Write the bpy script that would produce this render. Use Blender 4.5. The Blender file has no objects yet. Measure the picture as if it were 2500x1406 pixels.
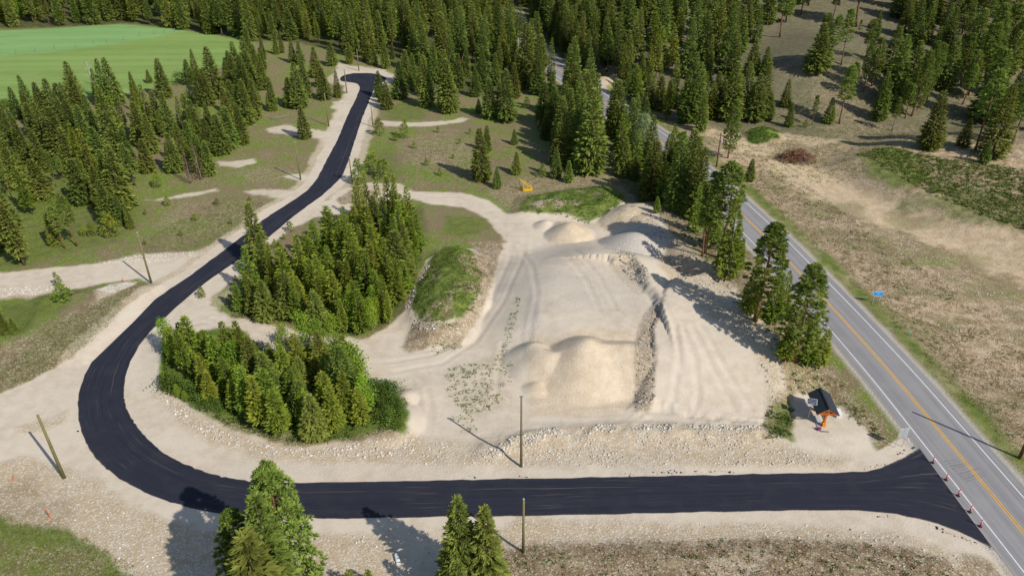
import bpy, bmesh, math, random
import numpy as np
from mathutils import Vector, Matrix
from mathutils.geometry import tessellate_polygon

S = bpy.context.scene
COL = S.collection
R = math.radians

# ------------------------------------------------------------------ camera
CX, CY, F = 1250.0, 703.0, 1850.0          # photograph: 2500 x 1406
HC = 72.0                                   # drone height in metres
PT = R(31.0)
RO = R(0.3)
cam_d = bpy.data.cameras.new("camera")
cam = bpy.data.objects.new("camera", cam_d)
COL.objects.link(cam)
cam_d.sensor_width = 36.0
cam_d.lens = F / 2500.0 * 36.0
cam_d.clip_end = 6000
cam_d.clip_start = 0.5
cam.location = (0, 0, HC)
cam.rotation_euler = (Matrix.Rotation(math.pi/2 - PT, 3, 'X') @ Matrix.Rotation(-RO, 3, 'Z')).to_euler()
S.camera = cam

# ------------------------------------------------------------------ light
SUN_EL, SUN_AZ = R(40.0), R(133.5)          # azimuth clockwise from +Y (behind and right of the camera)
sd_ = Vector((math.sin(SUN_AZ)*math.cos(SUN_EL), math.cos(SUN_AZ)*math.cos(SUN_EL), math.sin(SUN_EL)))
sl = bpy.data.lights.new("sun", 'SUN')
sl.energy = 4.4
sl.angle = R(0.53)
sl.color = (1.0, 0.955, 0.88)
so = bpy.data.objects.new("sun", sl)
COL.objects.link(so)
so.rotation_euler = sd_.to_track_quat('Z', 'Y').to_euler()
so.location = (100, -100, 150)
W = bpy.data.worlds.new("World")
S.world = W
W.use_nodes = True
wt = W.node_tree
bg = wt.nodes['Background']
sky = wt.nodes.new('ShaderNodeTexSky')
sky.sky_type = 'NISHITA'
sky.sun_disc = False
sky.sun_elevation = SUN_EL
sky.sun_rotation = SUN_AZ
sky.altitude = 600
wt.links.new(sky.outputs[0], bg.inputs[0])
bg.inputs[1].default_value = 0.11
S.view_settings.view_transform = 'Standard'
S.view_settings.look = 'None'
S.view_settings.exposure = 0.0
S.view_settings.gamma = 1.0
S.cycles.max_bounces = 6
S.cycles.transparent_max_bounces = 4

# ------------------------------------------------------------------ noise / geometry helpers
def _hash(ix, iy, seed):
    h = (ix.astype(np.int64)*374761393 + iy.astype(np.int64)*668265263 + seed*1442695041) & 0xFFFFFFFF
    h = ((h ^ (h >> 13)) * 1274126177) & 0xFFFFFFFF
    h = (h ^ (h >> 16)) & 0xFFFFFF
    return h / float(0xFFFFFF)

def vnoise(x, y, s, seed=0):
    x = x/s; y = y/s
    ix = np.floor(x); iy = np.floor(y)
    fx = x-ix; fy = y-iy
    fx = fx*fx*(3-2*fx); fy = fy*fy*(3-2*fy)
    ix = ix.astype(np.int64); iy = iy.astype(np.int64)
    a = _hash(ix, iy, seed); b = _hash(ix+1, iy, seed)
    c = _hash(ix, iy+1, seed); d = _hash(ix+1, iy+1, seed)
    return (a*(1-fx)+b*fx)*(1-fy) + (c*(1-fx)+d*fx)*fy

def fbm(x, y, s, seed=0, o=3):
    r = 0; a = 1; t = 0
    for i in range(o):
        r = r + a*vnoise(x, y, s/(2**i), seed+i*17)
        t += a; a *= 0.5
    return r/t

def sstep(a, b, x):
    t = np.clip((x-a)/(b-a), 0, 1)
    return t*t*(3-2*t)

def px_dir(px, py):
    u = (px-CX)/F; v = -(py-CY)/F
    c, s = math.cos(RO), math.sin(RO)
    u, v = c*u-s*v, s*u+c*v
    return u, math.cos(PT)+v*math.sin(PT), -math.sin(PT)+v*math.cos(PT)

def P(px, py, h=0.0):
    dx, dy, dz = px_dir(px, py)
    t = (HC-h)/(-min(dz, -0.055))
    return (dx*t, dy*t)

def proj(x, y, z):
    zz = z-HC
    d = y*np.cos(PT)-zz*np.sin(PT)
    v = (y*np.sin(PT)+zz*np.cos(PT))/d; u = x/d
    c, s = math.cos(-RO), math.sin(-RO)
    u, v = c*u-s*v, s*u+c*v
    return CX+u*F, CY-v*F

def PP(l, h=0.0):
    return np.array([P(a, b, h) for a, b in l])

def sdpoly(X, Y, poly, margin=12.0):
    """signed distance, positive inside; -margin far outside"""
    poly = np.asarray(poly, float); margin = float(margin)
    out = np.full(X.shape, -margin)
    x0, y0 = poly.min(0)-margin; x1, y1 = poly.max(0)+margin
    sel = np.nonzero((X > x0) & (X < x1) & (Y > y0) & (Y < y1))[0]
    if len(sel) == 0:
        return out
    x = X[sel]; y = Y[sel]
    d = np.full(x.shape, 1e18); ins = np.zeros(x.shape, bool)
    n = len(poly)
    for i in range(n):
        ax, ay = poly[i]; bx, by = poly[(i+1) % n]
        ex, ey = bx-ax, by-ay
        wx, wy = x-ax, y-ay
        L = ex*ex+ey*ey+1e-12
        t = np.clip((wx*ex+wy*ey)/L, 0, 1)
        d = np.minimum(d, (wx-ex*t)**2+(wy-ey*t)**2)
        c = ((ay > y) != (by > y))
        if by != ay:
            ins ^= c & (x < (bx-ax)*(y-ay)/(by-ay)+ax)
    d = np.sqrt(d)
    out[sel] = np.maximum(np.where(ins, d, -d), -margin)
    return out

def dist_line(X, Y, pl, far=60.0):
    """distance to polyline and signed side (positive = right of travel)"""
    pl = np.asarray(pl, float); far = float(far)
    D = np.full(X.shape, far); SD = np.full(X.shape, far)
    for i in range(len(pl)-1):
        ax, ay = pl[i]; bx, by = pl[i+1]
        x0, x1 = min(ax, bx)-far, max(ax, bx)+far
        y0, y1 = min(ay, by)-far, max(ay, by)+far
        sel = np.nonzero((X > x0) & (X < x1) & (Y > y0) & (Y < y1))[0]
        if len(sel) == 0:
            continue
        x = X[sel]; y = Y[sel]
        ex, ey = bx-ax, by-ay
        wx, wy = x-ax, y-ay
        t = np.clip((wx*ex+wy*ey)/(ex*ex+ey*ey+1e-12), 0, 1)
        d = np.hypot(wx-ex*t, wy-ey*t)
        s = np.sign(wx*ey-wy*ex)
        up = d < D[sel]
        D[sel] = np.where(up, d, D[sel]); SD[sel] = np.where(up, d*s, SD[sel])
    if far > 50:
        o = np.argsort(pl[:, 1])
        un = D >= far
        SD = np.where(un, np.where(X > np.interp(Y, pl[o, 1], pl[o, 0]), far, -far), SD)
    return D, SD

def catmull(pts, n):
    pts = np.asarray(pts, float)
    seg = np.r_[0, np.cumsum(np.hypot(*np.diff(pts, axis=0).T))]
    Pp = np.vstack([2*pts[0]-pts[1], pts, 2*pts[-1]-pts[-2]])
    out = []
    for s in np.linspace(0, seg[-1], n):
        i = min(np.searchsorted(seg, s, side='right')-1, len(pts)-2)
        t = (s-seg[i])/(seg[i+1]-seg[i]+1e-9)
        a, b, c, d = Pp[i], Pp[i+1], Pp[i+2], Pp[i+3]
        out.append(0.5*((2*b)+(c-a)*t+(2*a-5*b+4*c-d)*t*t+(3*b-a-3*c+d)*t**3))
    return np.array(out)

# ------------------------------------------------------------------ roads (traced on the ground plane)
HWPX = [(1255, 30), (1262, 50), (1273, 72), (1300, 105), (1350, 158), (1410, 200), (1478, 251), (1540, 297), (1609, 343), (1670, 395),
        (1723, 446), (1760, 478), (1815.5, 532), (1874, 589), (1949, 670.6), (2036, 765), (2133, 874), (2190, 940),
        (2270, 1039), (2337, 1122), (2410.5, 1211), (2500, 1322), (2568, 1406), (2760, 1645)]
HWC = PP(HWPX)
HWC = HWC[::-1]                      # near -> far
_d = HWC[0]-HWC[1]; _d /= np.hypot(*_d)
HWC = np.vstack([HWC[0]+_d*70, HWC])
_k = [0, 1, 2, 3, 4, 6, 7, 9, 10, 11, 12, 13, 14, 15, 16, 17, 18, 19, 20, 21, 22, 23, 24]
HWC = catmull(HWC[_k], 150)
# light smoothing
for _ in range(8):
    HWC[1:-1] = (HWC[:-2]+2*HWC[1:-1]+HWC[2:])/4

LE = [[(2415.5, 1349), (2300, 1295), (2210, 1271), (2133, 1258.6), (2066, 1254)],
      [(2066, 1254), (1899, 1254), (1665, 1256), (1270, 1259.6), (835, 1261), (769, 1260), (602, 1252)],
      [(602, 1252), (501, 1241), (401, 1213), (334, 1185), (267, 1143), (217, 1090), (194, 1033), (187, 986), (190, 945)],
      [(190, 945), (200, 918), (217, 881), (254, 828), (317.5, 767.5), (394.5, 711), (468, 662), (548, 604), (608, 558.6), (655, 523.5), (735, 473), (772, 438), (802, 384), (819, 354), (835, 321), (855, 274), (872, 241), (883.5, 214)],
      [(883.5, 214), (882, 206), (874, 200), (855, 197), (838, 194), (836, 187), (845, 180), (868, 175.5)]]
RE = [[(2240, 1104), (2200, 1128), (2150, 1150), (2125, 1157), (2099.6, 1160.6)],
      [(2099.6, 1160.6), (1899, 1163), (1670, 1165), (1270, 1168.5), (835, 1172.5), (669, 1171), (602, 1167)],
      [(602, 1167), (535, 1155), (468, 1133), (401, 1100), (361, 1066), (328, 1026), (306, 986), (300, 953), (301, 938)],
      [(301, 938), (308, 898), (328, 851), (368, 798), (431, 741), (501, 684), (595, 620), (662, 570), (719, 523), (792, 470), (835, 430), (845, 411), (858, 378), (872, 334), (888, 287.5), (907, 241), (918.6, 214)],
      [(918.6, 214), (925, 203), (944, 197), (948, 189), (935, 180.5), (918, 177), (902, 175.5)]]
NSEG = [14, 60, 60, 110, 16]
L_, R_ = [], []
for a, b, n in zip(LE, RE, NSEG):
    l = catmull(PP(a), n+1); r = catmull(PP(b), n+1)
    L_.append(l if a is LE[0] else l[1:]); R_.append(r if a is LE[0] else r[1:])
SL = np.vstack(L_); SR = np.vstack(R_)
SROAD = np.vstack([SL, SR[::-1]])

# ------------------------------------------------------------------ terrain height
def pl(pts, h=0.0): return PP(pts, h)
PLAT = pl([(1345, 760), (1345, 690), (1360, 655), (1450, 622), (1540, 650), (1580, 710), (1592, 760), (1560, 800), (1400, 790)], 3.6)
CREST = pl([(1306, 838), (1345, 858), (1380, 852), (1424, 838), (1545, 842)], 3.7)
CREST_L = catmull(pl([(1304, 836), (1318, 850), (1345, 858), (1365, 857)], 3.7), 10)
CREST_R = pl([(1430, 842), (1542, 846)], 4.0)
CUT = pl([(1505, 632), (1540, 636), (1560, 655), (1566, 682), (1580, 705), (1602, 722), (1612, 750)], 4.2)
SCOOP = pl([(1500, 638), (1540, 644), (1560, 668), (1572, 700), (1596, 720), (1620, 770), (1760, 780), (1700, 690), (1640, 630), (1560, 600)], 4.4)
FLOORS = pl([(1440, 640), (1560, 690), (1590, 760), (1545, 830), (1330, 830), (1320, 720), (1350, 650)], 3.6)
RAMP = pl([(1597, 775), (1640, 700), (1720, 680), (1820, 750), (1890, 830), (1930, 900), (1905, 990), (1850, 1010), (1720, 1000), (1605, 960), (1560, 985), (1590, 880), (1585, 820)], 2.2)
MOUND = pl([(1040, 745), (1060, 680), (1090, 615), (1120, 612), (1150, 660), (1150, 720), (1120, 770), (1070, 775)], 2.5)
LUSHM = pl([(1300, 485), (1400, 470), (1480, 462), (1505, 490), (1470, 515), (1390, 520), (1290, 510)], 1.0)
BANKR = pl([(1560, 560), (1640, 600), (1740, 680), (1840, 780), (1890, 860), (1930, 900), (1900, 780), (1800, 640), (1700, 560), (1610, 500), (1540, 505)], 2.0)
TERR = pl([(2085, 395), (2170, 450), (2270, 505), (2390, 560), (2500, 605), (2760, 720), (2900, 560), (2900, 330), (2500, 320), (2200, 335)], 3.0)
BERM = pl([(1190, 1092), (1245, 1075), (1310, 1058), (1500, 1049), (1700, 1050), (1850, 1058)], 0.8)
NEARB = pl([(1150, 1345), (1500, 1332), (1950, 1325), (2200, 1340), (2330, 1390), (2400, 1650), (1150, 1650)], 0.0)
KNOLL = pl([(1840, 225), (1880, 150), (2010, 95), (2150, 130), (2140, 250), (1960, 310)], 14)
HA = np.array(P(1740, 300)); HB = np.array(P(2500, 372))
_h = (HB-HA)/np.hypot(*(HB-HA)); HN = np.array([-_h[1], _h[0]])
TRACKS = [pl(q) for q in ([(1860, 1040), (1760, 1030), (1660, 1020), (1600, 1000)], [(1850, 1052), (1700, 1042), (1560, 1030), (1420, 1035), (1300, 1030)], [(1640, 1010), (1500, 1008), (1400, 1015)],
    [(1660, 860), (1690, 920), (1700, 980), (1690, 1020)], [(1680, 850), (1730, 930), (1790, 1010)], [(1700, 845), (1760, 930), (1830, 1010)], [(1640, 850), (1650, 920), (1640, 990)], [(1610, 800), (1640, 850), (1660, 940)],
    [(1255, 560), (1240, 650), (1200, 740), (1140, 820), (1060, 865), (960, 880), (880, 880)], [(1285, 570), (1270, 660), (1230, 750), (1160, 835), (1080, 885), (960, 905), (890, 905)], [(1250, 545), (1200, 505), (1130, 480), (1040, 478)],
    [(1225, 850), (1215, 900), (1210, 960)], [(1040, 1060), (1050, 1000), (1040, 950)], [(1010, 1060), (1020, 1000), (1000, 930)], [(560, 800), (500, 780), (440, 790)], [(700, 840), (600, 810), (520, 770)],
    [(1320, 600), (1400, 640), (1460, 720), (1500, 800)], [(1300, 620), (1380, 660), (1430, 730), (1460, 800)], [(1270, 600), (1300, 680), (1310, 760), (1290, 850)], [(1860, 1056), (1600, 1046), (1350, 1048), (1150, 1066)],
    [(1690, 690), (1730, 740), (1760, 790)], [(1660, 690), (1690, 740), (1710, 790)])]
LBANK = pl([(240, 700), (350, 690), (380, 690), (300, 770), (200, 862), (130, 860), (60, 800), (100, 715)], 0.3)

def cone(X, Y, px, py, r, h, ex=1.0, rot=0.0, soft=0.25):
    c = P(px, py)
    dx = X-c[0]; dy = Y-c[1]
    if rot:
        cr, sr = math.cos(rot), math.sin(rot)
        dx, dy = cr*dx+sr*dy, -sr*dx+cr*dy
    d = np.sqrt((dx/ex)**2+dy**2)/r
    return h*np.maximum(0, 1-np.sqrt(d*d+soft*soft)+soft*0.5)

def terrain(X, Y):
    X = np.atleast_1d(np.asarray(X, float)); Y = np.atleast_1d(np.asarray(Y, float))
    sdr = sdpoly(X, Y, SROAD, 12.0)
    dh, sh = dist_line(X, Y, HWC, 90.0)
    right = -sh                        # HWC runs near -> far; sign chosen so right-hand side is positive
    right = sh
    free = sstep(2.5, 8.0, -sdr)*sstep(6.5, 11.0, dh)
    Z = (fbm(X, Y, 26, 3)-0.5)*0.9 + (fbm(X, Y, 6, 9)-0.5)*0.28
    Z = Z*free
    # ditch beside the highway
    Z = Z - 0.7*np.exp(-((right-9.5)/1.8)**2)*(right > 0)
    # pit platform and stockpiles
    rough = (fbm(X, Y, 1.6, 21)-0.5)
    s = sdpoly(X, Y, PLAT, 20.0)
    cy_l = np.interp(X, CREST[:, 0], CREST[:, 1])
    Z = np.maximum(Z, Z*0.3 + 3.5*sstep(-15.0, 1.0, s)*np.clip(1+(Y-cy_l)/3.5, 0, 1))
    nz = (fbm(X, Y, 5.0, 31, 2)-0.5)*0.8
    def smax(a_, b_, k_=0.5): return 0.5*(a_+b_+np.sqrt((a_-b_)**2+k_*k_))
    ax_, ay_ = P(1428, 842, 4.4)
    d = np.hypot(X-ax_, Y-ay_)+nz*0.6
    p1 = 5.6-0.60*np.sqrt(d*d+0.5)
    d, _ = dist_line(X, Y, CREST_L, 14); d = d+nz
    p2 = 3.55-0.62*np.sqrt(d*d+0.2)
    d, _ = dist_line(X, Y, CREST_R, 14); d = d+nz
    p3 = 4.4-0.54*np.sqrt(d*d+0.4)
    pile_ = smax(smax(p1, p3, 0.3), p2, 0.15)
    Z = np.where(pile_ > -0.5, smax(Z, pile_, 0.12)-0.03*(pile_ > 0), Z)
    s = sdpoly(X, Y, RAMP) + (fbm(X, Y, 3.0, 33)-0.5)*1.6
    fade = sstep(P(1700, 1060)[1], P(1700, 860)[1], Y)
    fine = fbm(X, Y, 0.9, 35)-0.5
    Z = np.maximum(Z, (3.6*sstep(-2.3, 0.9, s))*fade + 0.55*fine*np.exp(-((s+0.6)/1.3)**2))
    s = sdpoly(X, Y, BANKR)
    Z = np.maximum(Z, 2.4*sstep(-6.0, 1.0, s)*free + rough*0.4*sstep(-5, 0, s))
    s = sdpoly(X, Y, MOUND)
    s = s + (fbm(X, Y, 5, 41)-0.5)*3.0
    Z = np.maximum(Z, 3.2*sstep(-6.6, 2.6, s)*(0.8+0.4*vnoise(X, Y, 7, 43)) + 0.8*rough*sstep(-5, 0, s))
    s = sdpoly(X, Y, LUSHM)
    Z = np.maximum(Z, (1.3*sstep(-5.0, 1.0, s) + 1.6*sstep(-1, 1, s)*(vnoise(X, Y, 3.5, 77)-0.35)))
    Z = np.maximum(Z, cone(X, Y, 1393, 577, 5.0, 3.3))
    Z = np.maximum(Z, cone(X, Y, 1335, 553, 2.6, 1.4))
    Z = np.maximum(Z, cone(X, Y, 1372, 561, 3.4, 1.4))
    Z = np.maximum(Z, cone(X, Y, 1548, 616, 6.4, 4.4, ex=1.25, rot=-0.2))
    Z = np.maximum(Z, cone(X, Y, 1602, 612, 5.2, 3.4))
    Z = np.maximum(Z, cone(X, Y, 1537, 542, 6.5, 3.4)+rough*0.3*(cone(X, Y, 1537, 542, 6.5, 3.4) > 0.1))
    # bank cut on the right of the pit floor
    d, sg = dist_line(X, Y, CUT, 20)
    s = -sg + (fbm(X, Y, 2.5, 37)-0.5)*1.4
    Z = Z + (1.3*sstep(-1.2, 0.8, s)*np.exp(-(d/6.5)**2) + 0.5*fine*np.exp(-((s+0.3)/1.1)**2))*(d < 19)
    for q in TRACKS:
        d, _ = dist_line(X, Y, q, 6)
        Z = Z - 0.06*np.exp(-(d/0.4)**2) + 0.03*np.exp(-((d-0.85)/0.35)**2)
    Z = np.maximum(Z, cone(X, Y, 992, 968, 2.1, 1.0))
    Z = np.maximum(Z, cone(X, Y, 1308, 948, 2.4, 1.0))
    Z = np.maximum(Z, cone(X, Y, 1868, 343, 5.6, 3.4, soft=0.4))
    Z = np.maximum(Z, cone(X, Y, 950, 1030, 4.6, 1.7, soft=0.4))
    Z = np.maximum(Z, cone(X, Y, 1480, 212, 6.0, 3.6, ex=1.3, soft=0.4))
    d, _ = dist_line(X, Y, BERM, 20)
    Z = Z + 0.75*np.exp(-(d/2.0)**2)*(0.7+0.9*rough)
    s = sdpoly(X, Y, LBANK)
    Z = Z + 0.7*sstep(-2.5, 1.5, s)
    s = sdpoly(X, Y, NEARB)
    Z = Z + 0.6*sstep(-2.0, 3.0, s)
    # terrace and hillside on the right
    s = sdpoly(X, Y, TERR, 16.0)
    Z = Z + 3.2*sstep(-9.0, 5.0, s)*(1+0.15*rough)
    s = (X-HA[0])*HN[0]+(Y-HA[1])*HN[1]
    ramp = np.clip(s, 0, 400)
    ramp = 0.20*(np.sqrt(ramp*ramp+225)-15)
    ramp = 46*np.tanh(ramp/46)
    lim = 0.42*np.clip(np.where(right > 0, np.abs(right), 0)-12, 0, 400)
    lim = np.where(X > 75, lim + 0.35*np.clip(X-75, 0, 300), lim)
    hill = np.where((right > 0) | (X > 90), np.minimum(ramp, lim), 0)
    Z = Z + hill
    s = sdpoly(X, Y, KNOLL, 30.0)
    Z = Z + 7.0*sstep(-24, 10, s)*np.clip(hill/4.0, 0, 1)
    return Z

def G(px, py):
    """ground point seen at a pixel"""
    dx, dy, dz = px_dir(px, py)
    t0 = (HC-62)/(-min(dz, -0.055)); t1 = (HC+1.5)/(-min(dz, -0.055))
    t = np.linspace(max(t0, 30), t1, 500)
    z = HC+dz*t
    h = terrain(dx*t, dy*t)
    i = np.nonzero(z <= h)[0]
    i = i[0] if len(i) else len(t)-1
    a, b = (t[i-1], t[i]) if i else (t[0], t[0])
    tt = np.linspace(a, b, 12)
    k = np.nonzero(HC+dz*tt <= terrain(dx*tt, dy*tt))[0]
    tt = tt[k[0]] if len(k) else b
    return Vector((dx*tt, dy*tt, float(terrain([dx*tt], [dy*tt])[0])))

def zat(x, y):
    return float(terrain([x], [y])[0])

def height_from_top(g, ytop):
    lo, hi = 0.1, 60.0
    for _ in range(30):
        m = (lo+hi)/2
        if proj(g[0], g[1], g[2]+m)[1] > ytop: lo = m
        else: hi = m
    return lo

# ------------------------------------------------------------------ materials
def new_mat(name):
    m = bpy.data.materials.new(name); m.use_nodes = True
    nt = m.node_tree
    for n in list(nt.nodes): nt.nodes.remove(n)
    out = nt.nodes.new('ShaderNodeOutputMaterial')
    return m, nt, out

class NT:
    def __init__(s, nt): s.nt = nt
    def n(s, t, **k):
        x = s.nt.nodes.new(t)
        for a, b in k.items(): setattr(x, a, b)
        return x
    def set(s, sock, v):
        if hasattr(v, 'links') or isinstance(v, bpy.types.NodeSocket): s.nt.links.new(v, sock)
        else: sock.default_value = v
    def noise(s, vec, scale, detail=4, rough=0.55, dist=0.0):
        x = s.n('ShaderNodeTexNoise'); s.nt.links.new(vec, x.inputs['Vector'])
        x.inputs['Scale'].default_value = scale; x.inputs['Detail'].default_value = detail
        x.inputs['Roughness'].default_value = rough; x.inputs['Distortion'].default_value = dist
        return x.outputs['Fac']
    def vor(s, vec, scale, out='Distance', rnd=1.0):
        x = s.n('ShaderNodeTexVoronoi'); s.nt.links.new(vec, x.inputs['Vector'])
        x.inputs['Scale'].default_value = scale; x.inputs['Randomness'].default_value = rnd
        return x.outputs[out]
    def ramp(s, fac, a, b, lo=0.0, hi=1.0):
        x = s.n('ShaderNodeMapRange'); x.interpolation_type = 'SMOOTHSTEP'
        s.set(x.inputs[0], fac); x.inputs[1].default_value = a; x.inputs[2].default_value = b
        x.inputs[3].default_value = lo; x.inputs[4].default_value = hi
        return x.outputs[0]
    def mix(s, fac, a, b, mode='MIX'):
        x = s.n('ShaderNodeMix', data_type='RGBA', blend_type=mode)
        s.set(x.inputs[0], fac)
        s.set(x.inputs[6], a if not isinstance(a, tuple) else (*a, 1)); s.set(x.inputs[7], b if not isinstance(b, tuple) else (*b, 1))
        return x.outputs[2]
    def math(s, op, a, b=0.0, clamp=False):
        x = s.n('ShaderNodeMath', operation=op); x.use_clamp = clamp
        s.set(x.inputs[0], a); s.set(x.inputs[1], b)
        return x.outputs[0]
    def bump(s, h, strength, dist):
        x = s.n('ShaderNodeBump'); x.inputs['Strength'].default_value = strength
        x.inputs['Distance'].default_value = dist; s.nt.links.new(h, x.inputs['Height'])
        return x.outputs[0]
    def pbsdf(s, out, col, rough=0.8, spec=0.3, normal=None, metal=0.0):
        b = s.n('ShaderNodeBsdfPrincipled')
        s.set(b.inputs['Base Color'], col if not isinstance(col, tuple) else (*col, 1))
        s.set(b.inputs['Roughness'], rough); b.inputs['Metallic'].default_value = metal
        b.inputs['Specular IOR Level'].default_value = spec
        if normal is not None: s.nt.links.new(normal, b.inputs['Normal'])
        s.nt.links.new(b.outputs[0], out.inputs['Surface'])
        return b

def simple_mat(name, col, rough=0.7, spec=0.3, var=0.25, scale=3.0, metal=0.0, col2=None):
    m, nt, out = new_mat(name); k = NT(nt)
    tc = k.n('ShaderNodeTexCoord').outputs['Object']
    f = k.noise(tc, scale, 5, 0.6)
    f = k.ramp(f, 0.3, 0.7)
    c2 = col2 or tuple(c*(1-var) for c in col)
    k.pbsdf(out, k.mix(f, c2, col), rough, spec, None, metal)
    return m

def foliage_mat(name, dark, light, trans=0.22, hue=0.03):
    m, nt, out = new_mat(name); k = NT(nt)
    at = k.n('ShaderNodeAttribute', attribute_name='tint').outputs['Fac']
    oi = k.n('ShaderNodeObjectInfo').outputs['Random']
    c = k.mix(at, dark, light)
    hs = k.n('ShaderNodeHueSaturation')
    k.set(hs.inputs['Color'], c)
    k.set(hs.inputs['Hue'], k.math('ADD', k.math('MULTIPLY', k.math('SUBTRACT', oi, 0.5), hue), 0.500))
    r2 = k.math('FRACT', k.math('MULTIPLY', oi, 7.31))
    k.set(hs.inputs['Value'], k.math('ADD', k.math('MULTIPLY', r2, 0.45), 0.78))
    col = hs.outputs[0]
    d = k.n('ShaderNodeBsdfDiffuse'); t = k.n('ShaderNodeBsdfTranslucent')
    k.set(d.inputs[0], col); k.set(t.inputs[0], col)
    mx = k.n('ShaderNodeMixShader'); mx.inputs[0].default_value = trans
    nt.links.new(d.outputs[0], mx.inputs[1]); nt.links.new(t.outputs[0], mx.inputs[2])
    nt.links.new(mx.outputs[0], out.inputs['Surface'])
    return m

M = {}
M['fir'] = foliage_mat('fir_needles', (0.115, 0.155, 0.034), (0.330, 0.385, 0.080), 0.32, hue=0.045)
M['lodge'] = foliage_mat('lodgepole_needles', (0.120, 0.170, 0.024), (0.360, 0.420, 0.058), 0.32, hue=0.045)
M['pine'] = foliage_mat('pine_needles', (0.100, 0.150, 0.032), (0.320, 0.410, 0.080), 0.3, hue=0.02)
M['aspen'] = foliage_mat('aspen_leaves', (0.15, 0.24, 0.025), (0.36, 0.48, 0.055), 0.35)
M['pale'] = foliage_mat('pale_leaves', (0.16, 0.21, 0.08), (0.36, 0.43, 0.20), 0.3, hue=0.01)
M['dead'] = foliage_mat('dead_needles', (0.16, 0.085, 0.05), (0.30, 0.17, 0.10), 0.1)
M['bark'] = simple_mat('bark', (0.17, 0.115, 0.08), 0.9, 0.1, 0.4, 4)
M['redbark'] = simple_mat('red_bark', (0.26, 0.135, 0.075), 0.9, 0.1, 0.45, 4)
M['greybark'] = simple_mat('grey_bark', (0.27, 0.24, 0.21), 0.9, 0.1, 0.35, 4)
M['birchbark'] = simple_mat('white_bark', (0.75, 0.74, 0.70), 0.8, 0.1, 0.5, 3)
M['grass_blade'] = foliage_mat('grass_blades', (0.10, 0.15, 0.028), (0.25, 0.31, 0.07), 0.3)
M['weed'] = foliage_mat('weed_leaves', (0.060, 0.105, 0.018), (0.165, 0.235, 0.045), 0.25)
M['dry'] = foliage_mat('dry_weeds', (0.17, 0.10, 0.06), (0.36, 0.26, 0.15), 0.1)

# ---- ground
gm, nt, out = new_mat('ground_surface'); k = NT(nt)
geo = k.n('ShaderNodeNewGeometry').outputs['Position']
w = []
for a in ('wa', 'wb', 'wc'):
    at = k.n('ShaderNodeAttribute', attribute_name=a)
    sp = k.n('ShaderNodeSeparateColor'); nt.links.new(at.outputs['Color'], sp.inputs[0])
    w += [sp.outputs[0], sp.outputs[1], sp.outputs[2], at.outputs['Alpha']]
nA = k.noise(geo, 0.10, 5, 0.6)            # broad
nB = k.noise(geo, 0.55, 6, 0.65)           # patches
nC = k.noise(geo, 3.0, 5, 0.7)             # fine
nD = k.noise(geo, 9.0, 3, 0.7)             # grain
stone = k.vor(geo, 2.6, 'Color')
stsep = k.n('ShaderNodeSeparateColor'); nt.links.new(stone, stsep.inputs[0])
stdist = k.vor(geo, 2.6, 'Distance')
is_st = k.math('MULTIPLY', k.math('GREATER_THAN', stsep.outputs[0], 0.62), k.math('LESS_THAN', stdist, 0.32))
stone2 = k.vor(geo, 5.5, 'Color')
stsep2 = k.n('ShaderNodeSeparateColor'); nt.links.new(stone2, stsep2.inputs[0])
is_st2 = k.math('GREATER_THAN', stsep2.outputs[0], 0.86)
# 0 meadow
pat = k.ramp(k.math('ADD', k.math('MULTIPLY', nA, 0.55), k.math('MULTIPLY', nB, 0.45)), 0.45, 0.55)
meadow = k.mix(pat, (0.265, 0.200, 0.108), (0.185, 0.245, 0.038))
meadow = k.mix(k.ramp(nC, 0.35, 0.7), meadow, k.mix(0.4, meadow, (0.085, 0.115, 0.022)))
meadow = k.mix(k.math('MULTIPLY', is_st2, 0.45), meadow, (0.5, 0.44, 0.33))
brn = k.noise(geo, 0.045, 4, 0.6)
meadow = k.mix(k.math('MULTIPLY', k.ramp(brn, 0.50, 0.60), 0.55), meadow, (0.24, 0.185, 0.11))
# 1 smooth gravel
grav = k.mix(k.ramp(nB, 0.3, 0.7), (0.540, 0.448, 0.340), (0.640, 0.548, 0.432))
grav = k.mix(k.ramp(nA, 0.40, 0.62), grav, k.mix(0.6, grav, (0.66, 0.575, 0.455)))
grav = k.mix(k.math('MULTIPLY', k.ramp(nD, 0.35, 0.65), 0.10), grav, (0.36, 0.30, 0.22))
# 2 rubble
rub = k.mix(k.ramp(nB, 0.35, 0.65), (0.49, 0.385, 0.250), (0.60, 0.50, 0.365))
rub = k.mix(k.ramp(nA, 0.42, 0.58, 0.0, 0.5), rub, (0.52, 0.40, 0.25))
rub = k.mix(k.math('MULTIPLY', k.ramp(nC, 0.45, 0.7), 0.4), rub, (0.34, 0.27, 0.18))
rub = k.mix(k.math('MULTIPLY', is_st, 0.8), rub, (0.70, 0.64, 0.55))
rub = k.mix(k.math('MULTIPLY', is_st2, 0.8), rub, (0.68, 0.62, 0.52))
# 3 soil with weeds
soil = k.mix(k.ramp(nB, 0.38, 0.62), (0.245, 0.165, 0.098), (0.38, 0.29, 0.18))
soil = k.mix(k.ramp(nC, 0.52, 0.62), soil, (0.13, 0.135, 0.045))
soil = k.mix(k.math('MULTIPLY', is_st2, 0.7), soil, (0.62, 0.54, 0.42))
# 4 lush grass
lush = k.mix(k.ramp(nB, 0.35, 0.65), (0.120, 0.165, 0.032), (0.205, 0.250, 0.050))
lush = k.mix(k.ramp(nC, 0.4, 0.7), lush, k.mix(0.55, lush, (0.035, 0.06, 0.012)))
# 5 forest floor
floor_ = k.mix(k.ramp(nB, 0.4, 0.6), (0.075, 0.070, 0.030), (0.12, 0.13, 0.040))
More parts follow.
